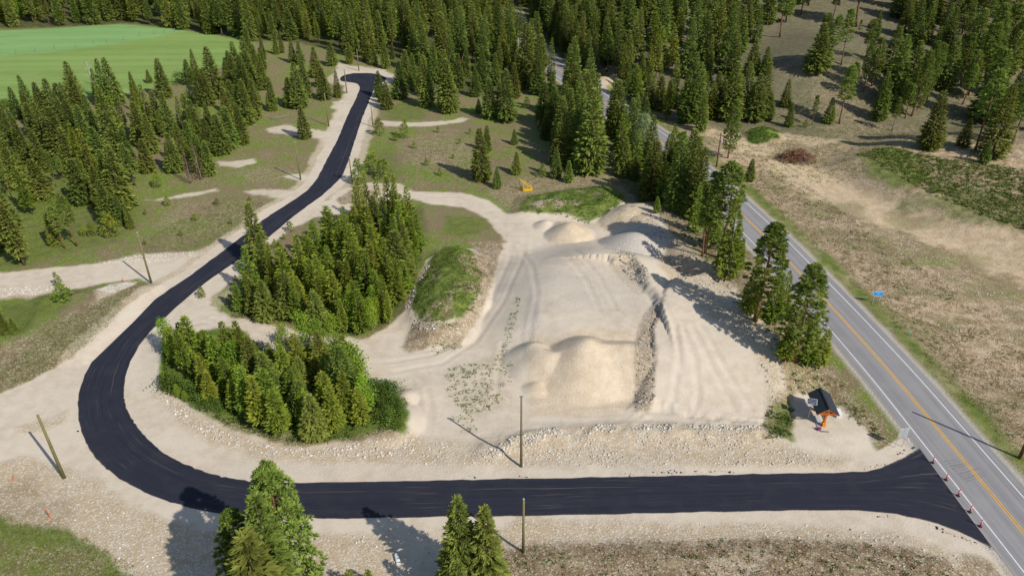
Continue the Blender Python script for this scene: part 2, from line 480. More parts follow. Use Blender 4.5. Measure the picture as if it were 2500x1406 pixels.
# 6 / 9 hay field near and far tone
st = k.n('ShaderNodeMapping'); nt.links.new(geo, st.inputs[0]); st.inputs['Rotation'].default_value = (0, 0, R(-8)); st.inputs['Scale'].default_value = (0.012, 0.11, 1)
nF = k.noise(st.outputs[0], 1.0, 5, 0.65)
fieldn = k.mix(k.ramp(nF, 0.35, 0.65), (0.200, 0.300, 0.075), (0.250, 0.365, 0.100))
trk = k.n('ShaderNodeSeparateXYZ'); nt.links.new(st.outputs[0], trk.inputs[0])
tw = k.math('COSINE', k.math('MULTIPLY', k.math('ADD', trk.outputs[1], k.math('MULTIPLY', nA, 0.12)), 6.6))
fieldn = k.mix(k.math('MULTIPLY', k.ramp(tw, 0.86, 0.99), 0.35), fieldn, (0.15, 0.235, 0.045))
fieldn = k.mix(k.math('MULTIPLY', k.ramp(nA, 0.45, 0.65), 0.6), fieldn, (0.27, 0.32, 0.11))
fieldf = k.mix(k.ramp(nF, 0.35, 0.65), (0.205, 0.350, 0.115), (0.245, 0.410, 0.145))
# 7 scrub right of highway
scr = k.mix(k.ramp(nB, 0.40, 0.62), (0.370, 0.255, 0.145), (0.60, 0.445, 0.285))
scr = k.mix(k.math('MULTIPLY', k.ramp(nC, 0.54, 0.64), 0.6), scr, (0.190, 0.185, 0.065))
scr = k.mix(k.math('MULTIPLY', is_st, 0.45), scr, (0.62, 0.53, 0.41))
scr = k.mix(k.math('MULTIPLY', is_st2, 0.75), scr, (0.64, 0.55, 0.43))
scr = k.mix(k.math('MULTIPLY', k.ramp(nA, 0.50, 0.40), 0.55), scr, (0.20, 0.20, 0.07))
# 8 grey crushed gravel
gg = k.mix(k.ramp(nC, 0.3, 0.7), (0.42, 0.37, 0.315), (0.56, 0.51, 0.45))
# 10 tan dirt
tan = k.mix(k.ramp(nB, 0.35, 0.65), (0.54, 0.400, 0.245), (0.66, 0.520, 0.345))
tan = k.mix(k.math('MULTIPLY', k.ramp(nC, 0.5, 0.65), 0.45), tan, (0.27, 0.19, 0.11))
# 11 hillside
hil = k.mix(k.ramp(nB, 0.38, 0.62), (0.175, 0.138, 0.092), (0.230, 0.190, 0.125))
hil = k.mix(k.ramp(nC, 0.50, 0.60), hil, (0.100, 0.135, 0.045))
cols = [meadow, grav, rub, soil, lush, floor_, fieldn, scr, gg, fieldf, tan, hil]
acc = None
for c, wi in zip(cols, w):
    sc_ = k.n('ShaderNodeVectorMath', operation='SCALE'); k.set(sc_.inputs[0], c); k.set(sc_.inputs['Scale'], wi)
    if acc is None: acc = sc_.outputs[0]
    else:
        ad = k.n('ShaderNodeVectorMath', operation='ADD'); k.set(ad.inputs[0], acc); k.set(ad.inputs[1], sc_.outputs[0]); acc = ad.outputs[0]
hgt = k.math('ADD', k.math('MULTIPLY', nC, 0.7), k.math('MULTIPLY', k.math('MULTIPLY', is_st, w[2]), 0.25))
veg = k.math('ADD', k.math('ADD', w[0], w[4]), k.math('ADD', w[7], w[3]))
hgt = k.math('ADD', hgt, k.math('MULTIPLY', k.math('MULTIPLY', nD, veg), 0.35))
hgt = k.math('MULTIPLY', hgt, k.math('SUBTRACT', 1.0, k.math('MULTIPLY', w[1], 0.72)))
nb = k.bump(hgt, 0.9, 0.30)
k.pbsdf(out, acc, 0.95, 0.12, nb)

# ---- fresh asphalt (uv: x along road in metres, y across 0..1)
am, nt, out = new_mat('fresh_asphalt'); k = NT(nt)
uv = k.n('ShaderNodeUVMap', uv_map='road').outputs[0]
mp = k.n('ShaderNodeMapping'); nt.links.new(uv, mp.inputs[0]); mp.inputs['Scale'].default_value = (0.03, 9.0, 1)
streak = k.noise(mp.outputs[0], 1.0, 5, 0.65)
mp2 = k.n('ShaderNodeMapping'); nt.links.new(uv, mp2.inputs[0]); mp2.inputs['Scale'].default_value = (0.11, 26.0, 1)
scr_ = k.noise(mp2.outputs[0], 1.0, 3, 0.5)
geo = k.n('ShaderNodeNewGeometry').outputs['Position']
gr = k.noise(geo, 12, 3, 0.7)
bl = k.noise(geo, 0.12, 3, 0.5)
c = k.mix(k.ramp(streak, 0.35, 0.65), (0.0150, 0.0165, 0.0280), (0.0225, 0.0245, 0.0375))
c = k.mix(k.math('MULTIPLY', k.ramp(gr, 0.4, 0.7), 0.5), c, (0.030, 0.031, 0.042))
dust = k.math('MULTIPLY', k.math('MULTIPLY', k.ramp(scr_, 0.56, 0.70), k.ramp(bl, 0.42, 0.58)), 0.24)
c = k.mix(dust, c, (0.20, 0.15, 0.12))
sy = k.n('ShaderNodeSeparateXYZ'); nt.links.new(uv, sy.inputs[0])
sm = k.math('ABSOLUTE', k.math('SUBTRACT', sy.outputs[1], 0.505))
c = k.mix(k.math('MULTIPLY', k.ramp(sm, 0.010, 0.002), 0.55), c, (0.007, 0.008, 0.014))
sm2 = k.math('ABSOLUTE', k.math('SUBTRACT', k.math('ADD', sy.outputs[1], k.math('MULTIPLY', bl, 0.05)), 0.74))
c = k.mix(k.math('MULTIPLY', k.math('MULTIPLY', k.ramp(sm2, 0.012, 0.002), k.ramp(scr_, 0.42, 0.56)), 0.5), c, (0.17, 0.13, 0.10))
eg = k.math('ABSOLUTE', k.math('SUBTRACT', sy.outputs[1], 0.5))
g3 = k.noise(geo, 2.2, 4, 0.7)
c = k.mix(k.math('MULTIPLY', k.ramp(k.math('ADD', eg, k.math('MULTIPLY', g3, 0.05)), 0.505, 0.53), 0.6), c, (0.30, 0.25, 0.19))
lt = k.noise(geo, 0.35, 4, 0.6)
c = k.mix(k.math('MULTIPLY', k.ramp(lt, 0.45, 0.7), 0.30), c, (0.038, 0.038, 0.046))
k.pbsdf(out, c, 0.82, 0.28, k.bump(gr, 0.3, 0.03))
M['asphalt'] = am

# ---- weathered highway
hm, nt, out = new_mat('old_asphalt'); k = NT(nt)
uv = k.n('ShaderNodeUVMap', uv_map='road').outputs[0]
sx = k.n('ShaderNodeSeparateXYZ'); nt.links.new(uv, sx.inputs[0])
mp = k.n('ShaderNodeMapping'); nt.links.new(uv, mp.inputs[0]); mp.inputs['Scale'].default_value = (0.02, 12.0, 1)
streak = k.noise(mp.outputs[0], 1.0, 5, 0.6)
geo = k.n('ShaderNodeNewGeometry').outputs['Position']
gr = k.noise(geo, 10, 4, 0.7); bl = k.noise(geo, 0.25, 4, 0.6)
c = k.mix(k.ramp(streak, 0.35, 0.65), (0.245, 0.235, 0.235), (0.315, 0.300, 0.295))
wv = k.math('COSINE', k.math('MULTIPLY', sx.outputs[1], 2*math.pi*5.2))
c = k.mix(k.math('MULTIPLY', k.ramp(wv, 0.2, 1.0), 0.22), c, (0.22, 0.21, 0.215))
c = k.mix(k.math('MULTIPLY', k.ramp(bl, 0.45, 0.7), 0.25), c, (0.36, 0.34, 0.32))
c = k.mix(k.math('MULTIPLY', k.ramp(gr, 0.4, 0.65), 0.22), c, (0.16, 0.155, 0.16))
# gravelly outer edges
edge = k.math('ABSOLUTE', k.math('SUBTRACT', sx.outputs[1], 0.5))
c = k.mix(k.ramp(k.math('ADD', edge, k.math('MULTIPLY', bl, 0.03)), 0.475, 0.515), c, (0.36, 0.32, 0.27))
k.pbsdf(out, c, 0.9, 0.2, k.bump(gr, 0.3, 0.03))
M['highway'] = hm
M['white_paint'] = simple_mat('white_paint', (0.78, 0.77, 0.75), 0.7, 0.3, 0.18, 1.5)
M['yellow_paint'] = simple_mat('yellow_paint', (0.80, 0.42, 0.02), 0.7, 0.3, 0.22, 1.5)
M['tyre_mark'] = simple_mat('tyre_mark', (0.20, 0.185, 0.185), 0.9, 0.2, 0.3, 2, col2=(0.255, 0.24, 0.238))

# ------------------------------------------------------------------ object helpers
def tag(o, label=None, cat=None, group=None, kind=None):
    if label: o['label'] = label
    if cat: o['category'] = cat
    if group: o['group'] = group
    if kind: o['kind'] = kind
    return o

def np_mesh(name, V, Fq, mat=None, tint=None, smooth=False):
    """V (n,3); Fq (m,k) faces of equal size"""
    me = bpy.data.meshes.new(name)
    V = np.asarray(V, np.float32); Fq = np.asarray(Fq, np.int32)
    me.vertices.add(len(V)); me.vertices.foreach_set('co', V.ravel())
    m, kk = Fq.shape
    me.loops.add(m*kk); me.loops.foreach_set('vertex_index', Fq.ravel())
    me.polygons.add(m)
    me.polygons.foreach_set('loop_start', np.arange(0, m*kk, kk, dtype=np.int32))
    me.polygons.foreach_set('loop_total', np.full(m, kk, np.int32))
    if smooth: me.polygons.foreach_set('use_smooth', np.ones(m, bool))
    if tint is not None:
        a = me.attributes.new('tint', 'FLOAT', 'POINT'); a.data.foreach_set('value', np.asarray(tint, np.float32))
    me.update(calc_edges=True)
    if mat: me.materials.append(mat)
    return me

def link(name, me, parent=None, loc=None):
    o = bpy.data.objects.new(name, me); COL.objects.link(o)
    if parent: o.parent = parent
    if loc is not None: o.location = loc
    return o

def empty(name, loc, rz=0.0, label=None, cat=None, group=None):
    o = bpy.data.objects.new(name, None); COL.objects.link(o)
    o.location = loc; o.rotation_euler = (0, 0, rz)
    o.empty_display_size = 0.3
    return tag(o, label, cat, group)

class MB:
    """collects simple shapes into one mesh"""
    def __init__(s): s.bm = bmesh.new()
    def box(s, c, d, rot=None, bevel=0.0):
        r = bmesh.ops.create_cube(s.bm, size=1.0)
        mt = Matrix.Translation(c) @ (rot.to_4x4() if rot is not None else Matrix.Identity(4)) @ Matrix.Diagonal((*d, 1))
        bmesh.ops.transform(s.bm, matrix=mt, verts=r['verts'])
        if bevel:
            es = list({e for v in r['verts'] for e in v.link_edges})
            bmesh.ops.bevel(s.bm, geom=es, offset=bevel, segments=1, affect='EDGES')
        return s
    def tube(s, a, b, r1, r2=None, n=10):
        a = Vector(a); b = Vector(b); r2 = r1 if r2 is None else r2
        L = (b-a).length
        q = (b-a).to_track_quat('Z', 'Y').to_matrix().to_4x4()
        r = bmesh.ops.create_cone(s.bm, cap_ends=True, cap_tris=False, segments=n, radius1=r1, radius2=r2, depth=L)
        bmesh.ops.transform(s.bm, matrix=Matrix.Translation((a+b)/2) @ q, verts=r['verts'])
        return s
    def path(s, pts, rad, n=8):
        rings = []
        for i, p in enumerate(pts):
            p = Vector(p)
            d = (Vector(pts[min(i+1, len(pts)-1)])-Vector(pts[max(i-1, 0)])).normalized()
            q = d.to_track_quat('Z', 'Y')
            rings.append([s.bm.verts.new(p + q @ Vector((math.cos(t)*rad[i], math.sin(t)*rad[i], 0))) for t in [2*math.pi*j/n for j in range(n)]])
        for i in range(len(rings)-1):
            for j in range(n):
                s.bm.faces.new((rings[i][j], rings[i][(j+1) % n], rings[i+1][(j+1) % n], rings[i+1][j]))
        s.bm.faces.new(rings[-1]); s.bm.faces.new(rings[0][::-1])
        return s
    def mesh(s, name, mat, smooth=False):
        me = bpy.data.meshes.new(name); s.bm.to_mesh(me); s.bm.free()
        me.materials.append(mat)
        if smooth:
            me.polygons.foreach_set('use_smooth', np.ones(len(me.polygons), bool))
        return me
    def build(s, name, mat, parent=None, smooth=False, loc=None):
        return link(name, s.mesh(name, mat, smooth), parent, loc)

def prism(poly, z0, z1):
    """outline (list of xy) extruded"""
    b = MB(); n = len(poly)
    lo = [b.bm.verts.new((x, y, z0)) for x, y in poly]; hi = [b.bm.verts.new((x, y, z1)) for x, y in poly]
    b.bm.faces.new(hi); b.bm.faces.new(lo[::-1])
    for i in range(n): b.bm.faces.new((lo[i], lo[(i+1) % n], hi[(i+1) % n], hi[i]))
    return b

# ------------------------------------------------------------------ ground mesh
ys = [-300, -200, -120, -70, -40, -15, 0, 12, 22, 30, 36, 40]
y = 42.0
while y < 2400:
    ys.append(y)
    y += max(0.27, y*0.0021 if y < 260 else y*0.006)
    if y > 900: y += y*0.05
ys = np.array(ys)
NXC = 840
s_ = np.linspace(-1, 1, NXC)
s_ = np.concatenate([[-14, -7, -4, -2.4, -1.6, -1.2], s_, [1.2, 1.6, 2.4, 4, 7, 14]])
half = np.where(ys < 45, 42+0.72*45, 42+0.72*ys)
GX = (s_[None, :]*half[:, None]).ravel()
GY = np.repeat(ys, len(s_))
# slight jitter breaks up the regular sampling
GZ = terrain(GX, GY)
nr, nc = len(ys), len(s_)

Wt = np.zeros((12, len(GX)), np.float32)
Wt[0] = 1.0
NZ = fbm(GX, GY, 3.0, 50, 4)-0.5
NZ2 = fbm(GX, GY, 9.0, 60, 3)-0.5
NZ3 = vnoise(GX, GY, 0.8, 70)-0.5

def paint_a(kk, a):
    a = np.clip(a, 0, 1).astype(np.float32)
    Wt[:] *= (1-a); Wt[kk] += a

def paint(kk, px, soft=0.6, amp=2.0, amt=1.0, grow=0.0, h=0.0, world=False):
    poly = px if world else PP(px, h)
    s = sdpoly(GX, GY, poly, 14.0) + grow + NZ*amp + NZ2*amp*0.6 + NZ3*amp*0.25
    paint_a(kk, sstep(-soft, soft, s)*amt)

SDR = sdpoly(GX, GY, SROAD, 14.0)
DH, SH = dist_line(GX, GY, HWC, 90.0)

# far forests' floor, fields
paint(5, [(-1500, 95), (-300, 60), (0, 58), (150, 55), (330, 48), (460, 68), (640, 98), (720, 96), (830, 120), (960, 140), (1010, 210), (1230, 240), (1330, 190), (1500, 180), (1700, 290), (1800, 300), (2000, 200), (2600, 150), (3200, 60), (2600, -190), (-1500, -190)], 3, 6)
paint(6, [(-900, 68), (0, 63), (150, 58), (300, 50), (460, 68), (560, 84), (632, 100), (600, 128), (520, 170), (440, 196), (300, 222), (150, 235), (0, 252), (-900, 290)], 1.2, 1.5)
paint(9, [(-900, 68), (0, 63), (150, 58), (300, 50), (460, 68), (380, 86), (250, 103), (120, 117), (0, 128), (-900, 190)], 2.2, 2.0)
# left stand: bright grass between the trees
paint(4, [(-600, 300), (0, 320), (200, 330), (330, 400), (345, 520), (300, 575), (170, 610), (60, 640), (-600, 690)], 3, 5, 0.75)
paint(4, [(-500, 725), (0, 728), (90, 712), (170, 692), (200, 700), (150, 760), (60, 810), (-500, 840)], 1.5, 3, 0.85)
paint(3, [(-500, 850), (0, 830), (100, 800), (200, 740), (300, 700), (360, 690), (280, 770), (180, 870), (60, 925), (0, 940), (-500, 1000)], 2, 4, 0.8)
# left brown-green meadow touches
paint(3, [(560, 420), (640, 400), (750, 420), (700, 440), (640, 450)], 2, 4, 0.5)
paint(3, [(430, 480), (560, 470), (660, 490), (600, 540), (480, 580), (400, 600), (380, 560)], 3, 5, 0.45)
paint(3, [(1000, 330), (1120, 320), (1180, 380), (1120, 420), (1000, 400)], 3, 6, 0.6)
paint(3, [(1190, 450), (1400, 430), (1500, 400), (1560, 440), (1520, 500), (1260, 520), (1200, 490)], 2, 4, 0.7)
paint(4, [(940, 262), (1000, 240), (1050, 270), (1040, 290), (950, 292)], 1.5, 3, 0.7)
paint(4, [(900, 380), (960, 350), (980, 420), (950, 450), (900, 440)], 1.5, 3, 0.5)
# right of highway: scrub, then hillside
sc = sstep(4.0, 8.0, SH + NZ*2)*sstep(-2, 2, (GY < P(1600, 300)[1])*4.0-2+0*GY)
paint_a(7, sc)
hs = sstep(-6, 6, (GX-HA[0])*HN[0]+(GY-HA[1])*HN[1] + 9 + NZ2*8)*sstep(6, 14, SH)*(GY < 420)
paint_a(11, hs)
gs = np.exp(-((SH-7.6)/2.0)**2)*0.9*(GY < 230)
paint_a(4, gs*(0.6+1.2*(NZ+0.3)))
gs = sstep(0.35, 0.62, fbm(GX, GY, 14, 90)+0.0)*(SH > 9)*(GY < 240)*0.5
paint_a(3, gs)
paint(11, [(1700, 290), (1830, 260), (1900, 300), (2080, 360), (2000, 370), (1800, 330), (1740, 310)], 3, 4, 0.6)
paint(10, [(1885, 392), (1960, 410), (2060, 440), (2200, 500), (2330, 560), (2500, 610), (2700, 690), (2700, 760), (2500, 705), (2350, 640), (2200, 575), (2060, 520), (1950, 470), (1880, 420)], 1.5, 5, 0.95)
paint(3, [(2060, 360), (2100, 420), (2250, 520), (2400, 575), (2520, 610), (2400, 600), (2200, 530), (2040, 440), (1900, 360), (1960, 340)], 2, 4, 0.6)
paint(10, [(1735, 318), (1790, 335), (1850, 355), (1895, 372), (1880, 390), (1820, 382), (1780, 360), (1730, 335)], 0.8, 2.5, 0.95)
paint(10, [(1900, 330), (1990, 345), (2060, 352), (2000, 368), (1900, 350)], 1.0, 3, 0.7)
paint(4, [(2095, 385), (2160, 378), (2230, 400), (2280, 450), (2250, 480), (2180, 470), (2120, 430)], 1.5, 3, 0.85, h=2)
paint(3, [(2250, 400), (2500, 420), (2800, 450), (2800, 700), (2500, 590), (2300, 500)], 2, 4, 0.6, h=3)
paint(4, [(2200, 500), (2500, 590), (2560, 560), (2500, 500), (2300, 470)], 2, 7, 0.55, h=2.5)
for q in [(2040, 520), (2250, 560), (2330, 640), (2420, 720), (2480, 560), (2200, 640), (2110, 600)]:
    c_ = P(*q); paint(0, [(c_[0]-5, c_[1]-3), (c_[0]+5, c_[1]-3), (c_[0]+6, c_[1]+3), (c_[0]-5, c_[1]+4)], 2, 5, 0.6, world=True)
paint(4, [(1828, 345), (1835, 325), (1865, 312), (1900, 330), (1905, 345), (1880, 350), (1845, 352)], 0.8, 1.0, 1.0, h=1)
# strip of trees between pit and highway
paint(3, [(1540, 400), (1640, 440), (1760, 520), (1880, 680), (2000, 860), (2080, 960), (2150, 1060), (2190, 1120), (2080, 1100), (1990, 1000), (1900, 985), (1860, 900), (1780, 760), (1700, 650), (1600, 560), (1520, 480)], 1.0, 3, 0.8)
paint(5, [(1480, 380), (1600, 380), (1700, 440), (1800, 560), (1840, 640), (1780, 640), (1680, 570), (1580, 520), (1500, 440)], 2, 4, 0.8)
# left access road and wedge
paint(1, [(-900, 660), (0, 655), (140, 640), (250, 632), (330, 622), (480, 612), (600, 560), (640, 545), (600, 600), (430, 690), (385, 690), (340, 672), (250, 682), (200, 692), (100, 708), (0, 712), (-900, 735)], 0.5, 1.2)
paint(2, [(245, 630), (330, 612), (480, 606), (600, 555), (610, 570), (500, 622), (330, 628)], 0.8, 1.5, 0.8)
paint(2, [(0, 690), (100, 690), (160, 682), (160, 700), (80, 716), (0, 718), (-300, 730), (-300, 705)], 0.6, 1.5, 0.8)
paint(2, [(232, 700), (280, 680), (330, 676), (330, 690), (290, 712), (240, 730)], 0.6, 1.2, 0.95)
# verge of the new road
dv = -SDR
wv_ = 3.4 + NZ*1.6 + NZ2*1.5
paint_a(2, sstep(wv_+1.5, wv_+0.4, dv)*0.85*(GX < 40))
paint_a(1, sstep(wv_*0.80, wv_*0.62, dv)*(SDR > -13.9))
# gravel area at bottom left / left
paint(1, [(-700, 960), (0, 950), (60, 925), (150, 880), (185, 870), (200, 900), (200, 1000), (300, 1160), (500, 1250), (700, 1262), (2050, 1256), (2250, 1290), (2420, 1352), (2500, 1500), (1700, 1800), (-700, 1800)], 0.5, 1.0)
paint(2, [(-700, 1130), (0, 1120), (60, 1100), (150, 1130), (230, 1170), (330, 1230), (480, 1280), (640, 1300), (800, 1300), (1000, 1300), (1220, 1290), (1260, 1262), (1350, 1270), (1700, 1280), (2050, 1290), (2230, 1320), (2420, 1385), (2500, 1800), (-700, 1800)], 0.8, 1.6)
paint(1, [(880, 1290), (1000, 1285), (1080, 1300), (1090, 1420), (1120, 1700), (920, 1700), (940, 1420), (960, 1340)], 0.8, 1.0, 0.8)
paint(2, [(30, 1030), (120, 1010), (160, 990), (165, 1015), (100, 1040), (30, 1055)], 0.7, 1.5, 0.8)
paint(3, [(-600, 1190), (0, 1170), (60, 1160), (150, 1215), (175, 1290), (120, 1330), (0, 1320), (-600, 1320)], 1.2, 3, 0.45)
paint(4, [(-600, 1230), (0, 1235), (30, 1262), (90, 1272), (165, 1278), (200, 1305), (250, 1345), (300, 1375), (345, 1430), (380, 1700), (-600, 1700)], 0.5, 1.4, 0.9)
paint(0, [(-600, 1260), (60, 1290), (200, 1330), (330, 1450), (330, 1700), (-600, 1700)], 1.5, 5, 0.7)
paint(3, [(60, 1330), (160, 1310), (260, 1400), (200, 1450), (90, 1400)], 1.5, 5, 0.5)
paint(3, [(-20, 1290), (40, 1300), (50, 1400), (-20, 1400)], 1.5, 5, 0.4)
paint(3, [(1190, 1345), (1300, 1335), (1400, 1345), (1500, 1332), (1700, 1325), (1950, 1328), (2100, 1345), (2200, 1342), (2300, 1378), (2350, 1420), (2500, 1800), (1100, 1800), (1140, 1420)], 1.0, 2.2, 0.95)
paint(3, [(2330, 1350), (2400, 1368), (2440, 1420), (2520, 1600), (2330, 1600)], 0.6, 1.5, 0.7)
paint(2, [(1700, 1380), (1850, 1365), (1880, 1420), (1700, 1430)], 1, 2.5, 0.6)
# inside of the loop
IN = [(860, 470), (940, 452), (1010, 466), (1130, 470), (1200, 490), (1240, 522), (1330, 530), (1450, 530), (1540, 500), (1600, 540), (1650, 620), (1760, 700), (1830, 780), (1880, 880), (1912, 960), (1890, 1010), (1860, 1050), (1930, 1085), (1925, 990), (1945, 970), (2000, 975), (2060, 1010), (2110, 1060), (2140, 1110), (2150, 1150), (2100, 1166), (670, 1172), (470, 1135), (330, 1028), (300, 950), (330, 850), (430, 740), (560, 640), (600, 610), (680, 560), (780, 490)]
paint(1, IN, 0.5, 0.9)
paint(1, [(900, 445), (980, 450), (1010, 466), (980, 480), (860, 490), (800, 480), (830, 462)], 0.5, 1.2)
paint(2, [(870, 455), (960, 445), (1000, 462), (900, 470)], 0.8, 1.5, 0.7)
# rubble bands inside
paint(2, [(385, 960), (395, 940), (470, 990), (560, 1050), (640, 1070), (760, 1085), (900, 1070), (1000, 1065), (1100, 1080), (1200, 1075), (1300, 1050), (1500, 1042), (1850, 1048), (1890, 1075), (1960, 1110), (2080, 1130), (2060, 1150), (1900, 1145), (1300, 1142), (1000, 1135), (800, 1128), (640, 1115), (520, 1080), (430, 1020)], 1.0, 1.6, 0.95)
paint(2, [(1530, 500), (1570, 530), (1700, 630), (1800, 730), (1840, 770), (1890, 870), (1915, 960), (1900, 1010), (1865, 1000), (1850, 900), (1790, 850), (1680, 760), (1620, 680), (1600, 600), (1560, 560), (1500, 545)], 1.0, 2.0, 0.9, h=1.5)
paint(3, [(1600, 560), (1700, 630), (1800, 720), (1780, 740), (1680, 680), (1600, 610)], 1.0, 2.5, 0.5, h=1.5)
paint(8, [(1465, 590), (1490, 565), (1540, 552), (1610, 560), (1640, 600), (1610, 630), (1540, 650), (1480, 630)], 0.5, 0.6, 0.9, h=1.5)
paint(2, [(1480, 520), (1540, 500), (1600, 530), (1580, 560), (1500, 560), (1440, 545)], 0.8, 1.2, 0.8, h=1)
paint(8, [(1290, 740), (1300, 700), (1322, 800), (1300, 830), (1282, 880), (1275, 840)], 0.6, 0.8, 0.5, h=2)
paint(3, [(1588, 772), (1610, 772), (1608, 800), (1592, 830), (1592, 900), (1600, 960), (1580, 985), (1553, 985), (1548, 900), (1548, 850), (1562, 810)], 0.5, 0.8, 0.95, h=2)
paint(8, [(1588, 772), (1610, 772), (1608, 800), (1592, 830), (1592, 900), (1600, 960), (1580, 985), (1553, 985), (1548, 900), (1548, 850), (1562, 810)], 0.5, 0.8, 0.25, h=2)
paint(2, [(1495, 630), (1545, 636), (1566, 668), (1590, 710), (1560, 725), (1520, 690), (1490, 650)], 0.6, 1.2, 0.8, h=3.4)
paint(10, [(1283, 850), (1300, 828), (1345, 845), (1424, 825), (1548, 835), (1550, 985), (1420, 1000), (1290, 995)], 0.6, 0.8, 0.42, h=1.5)
paint(10, [(1340, 585), (1360, 550), (1393, 530), (1430, 550), (1445, 585), (1393, 598)], 0.5, 0.5, 0.5, h=0.8)
paint(3, [(825, 482), (868, 456), (935, 462), (925, 478), (890, 492), (835, 495)], 0.5, 1.5, 0.85)
paint(2, [(870, 452), (940, 448), (960, 462), (930, 468), (880, 462)], 0.5, 1.5, 0.8)
for q in ((1300, 690, 9, 3, .5), (1400, 720, 12, 4, .5), (1480, 760, 8, 3, .4), (1330, 610, 6, 3, .5), (1180, 790, 5, 4, .4), (420, 850, 4, 9, .35), (1100, 1145, 30, 1.2, .4)):
    c_ = P(q[0], q[1], 2.0 if q[0] > 1290 else 0); paint(8, [(c_[0]-q[2], c_[1]-q[3]), (c_[0]+q[2], c_[1]-q[3]), (c_[0]+q[2], c_[1]+q[3]), (c_[0]-q[2], c_[1]+q[3])], 1.5, 7.0, q[4]*0.5, world=True)
# wooded islands and mound
paint(0, [(700, 560), (770, 528), (850, 516), (880, 500), (1010, 486), (1050, 496), (1130, 506), (1195, 535), (1215, 565), (1235, 592), (1200, 602), (1100, 610), (1040, 640), (1010, 710), (990, 765), (940, 800), (900, 826), (860, 820), (760, 812), (640, 785), (568, 772), (510, 738), (540, 700), (600, 650), (640, 610)], 0.5, 1.4)
paint(2, [(500, 740), (560, 690), (600, 650), (640, 600), (660, 610), (620, 680), (560, 740), (520, 750)], 1.0, 2.5, 0.5)
paint(5, [(570, 760), (620, 700), (720, 640), (860, 560), (880, 510), (1030, 500), (1040, 600), (1000, 700), (930, 800), (860, 815), (640, 778)], 1, 2, 0.7)
paint(4, [(1100, 530), (1180, 530), (1200, 560), (1130, 580), (1080, 570)], 1.2, 3, 0.8)
paint(3, [(1150, 590), (1235, 585), (1215, 640), (1212, 680), (1175, 785), (1120, 852), (1060, 848), (1000, 858), (975, 845), (1010, 800), (1090, 815), (1130, 790), (1170, 700), (1165, 620)], 0.5, 1.2, 0.9)
paint(2, [(1180, 650), (1212, 670), (1175, 785), (1110, 850), (1060, 848), (1120, 800), (1170, 720)], 0.6, 1.4, 0.3)
paint(4, [(995, 745), (1010, 700), (1045, 640), (1085, 595), (1120, 590), (1160, 625), (1180, 680), (1165, 740), (1130, 795), (1080, 812), (1020, 790)], 0.5, 0.9, 1.0, h=0.6)
paint(2, [(990, 745), (1008, 700), (1040, 645), (1050, 650), (1020, 705), (1004, 750), (1020, 790), (1075, 808), (1060, 820), (1000, 790)], 0.3, 0.7, 0.8, h=0.4)
paint(3, [(1075, 740), (1100, 720), (1105, 770), (1080, 780)], 0.6, 1.0, 0.7, h=3)
paint(4, [(1270, 515), (1290, 482), (1390, 462), (1500, 452), (1530, 480), (1490, 525), (1440, 540), (1380, 528)], 0.6, 1.6, 0.95, h=0.6)
for q in [(1340, 492), (1372, 500), (1408, 497), (1425, 468), (1465, 478), (1318, 500)]:
    c_ = P(q[0], q[1], 1.5); paint(3, [(c_[0]-1.6, c_[1]-1.6), (c_[0]+1.6, c_[1]-1.6), (c_[0]+1.5, c_[1]+1.6), (c_[0]-1.5, c_[1]+1.7)], 0.5, 2.0, 0.85, world=True)
    paint(2, [(c_[0]-.8, c_[1]-1.2), (c_[0]+.8, c_[1]-1.2), (c_[0]+.6, c_[1]+.8), (c_[0]-.6, c_[1]+.8)], 0.5, 1.5, 0.6, world=True)
_md = sdpoly(GX, GY, PP([(1000, 745), (1012, 700), (1047, 640), (1087, 592), (1122, 588), (1165, 630), (1185, 685), (1168, 745), (1130, 800), (1080, 815), (1020, 792)], 1.0), 14.0) > -1
paint_a(3, _md*sstep(0.50, 0.62, fbm(GX, GY, 3.2, 101))*0.8)
paint_a(2, _md*sstep(0.64, 0.72, fbm(GX, GY, 2.4, 103))*0.4)
paint(4, [(400, 815), (500, 800), (560, 792), (600, 805), (640, 850), (700, 860), (830, 830), (870, 870), (900, 930), (960, 950), (992, 1020), (980, 1058), (870, 1070), (740, 1083), (640, 1065), (540, 1030), (470, 990), (396, 945), (390, 880)], 0.5, 1.2)
paint(3, [(460, 970), (560, 1020), (660, 1050), (760, 1068), (900, 1060), (960, 1050), (960, 1070), (740, 1085), (640, 1068), (540, 1032)], 0.6, 1.2, 0.7)
paint(3, [(1865, 990), (1925, 975), (1935, 1050), (1910, 1080), (1850, 1080)], 1.0, 3.0, 0.7)
paint(4, [(1880, 1000), (1925, 990), (1932, 1050), (1900, 1070), (1870, 1050)], 1.2, 4.0, 0.75)
paint(3, [(1090, 900), (1180, 870), (1255, 900), (1250, 960), (1200, 1010), (1120, 1000), (1080, 950)], 2, 3, 0.22)
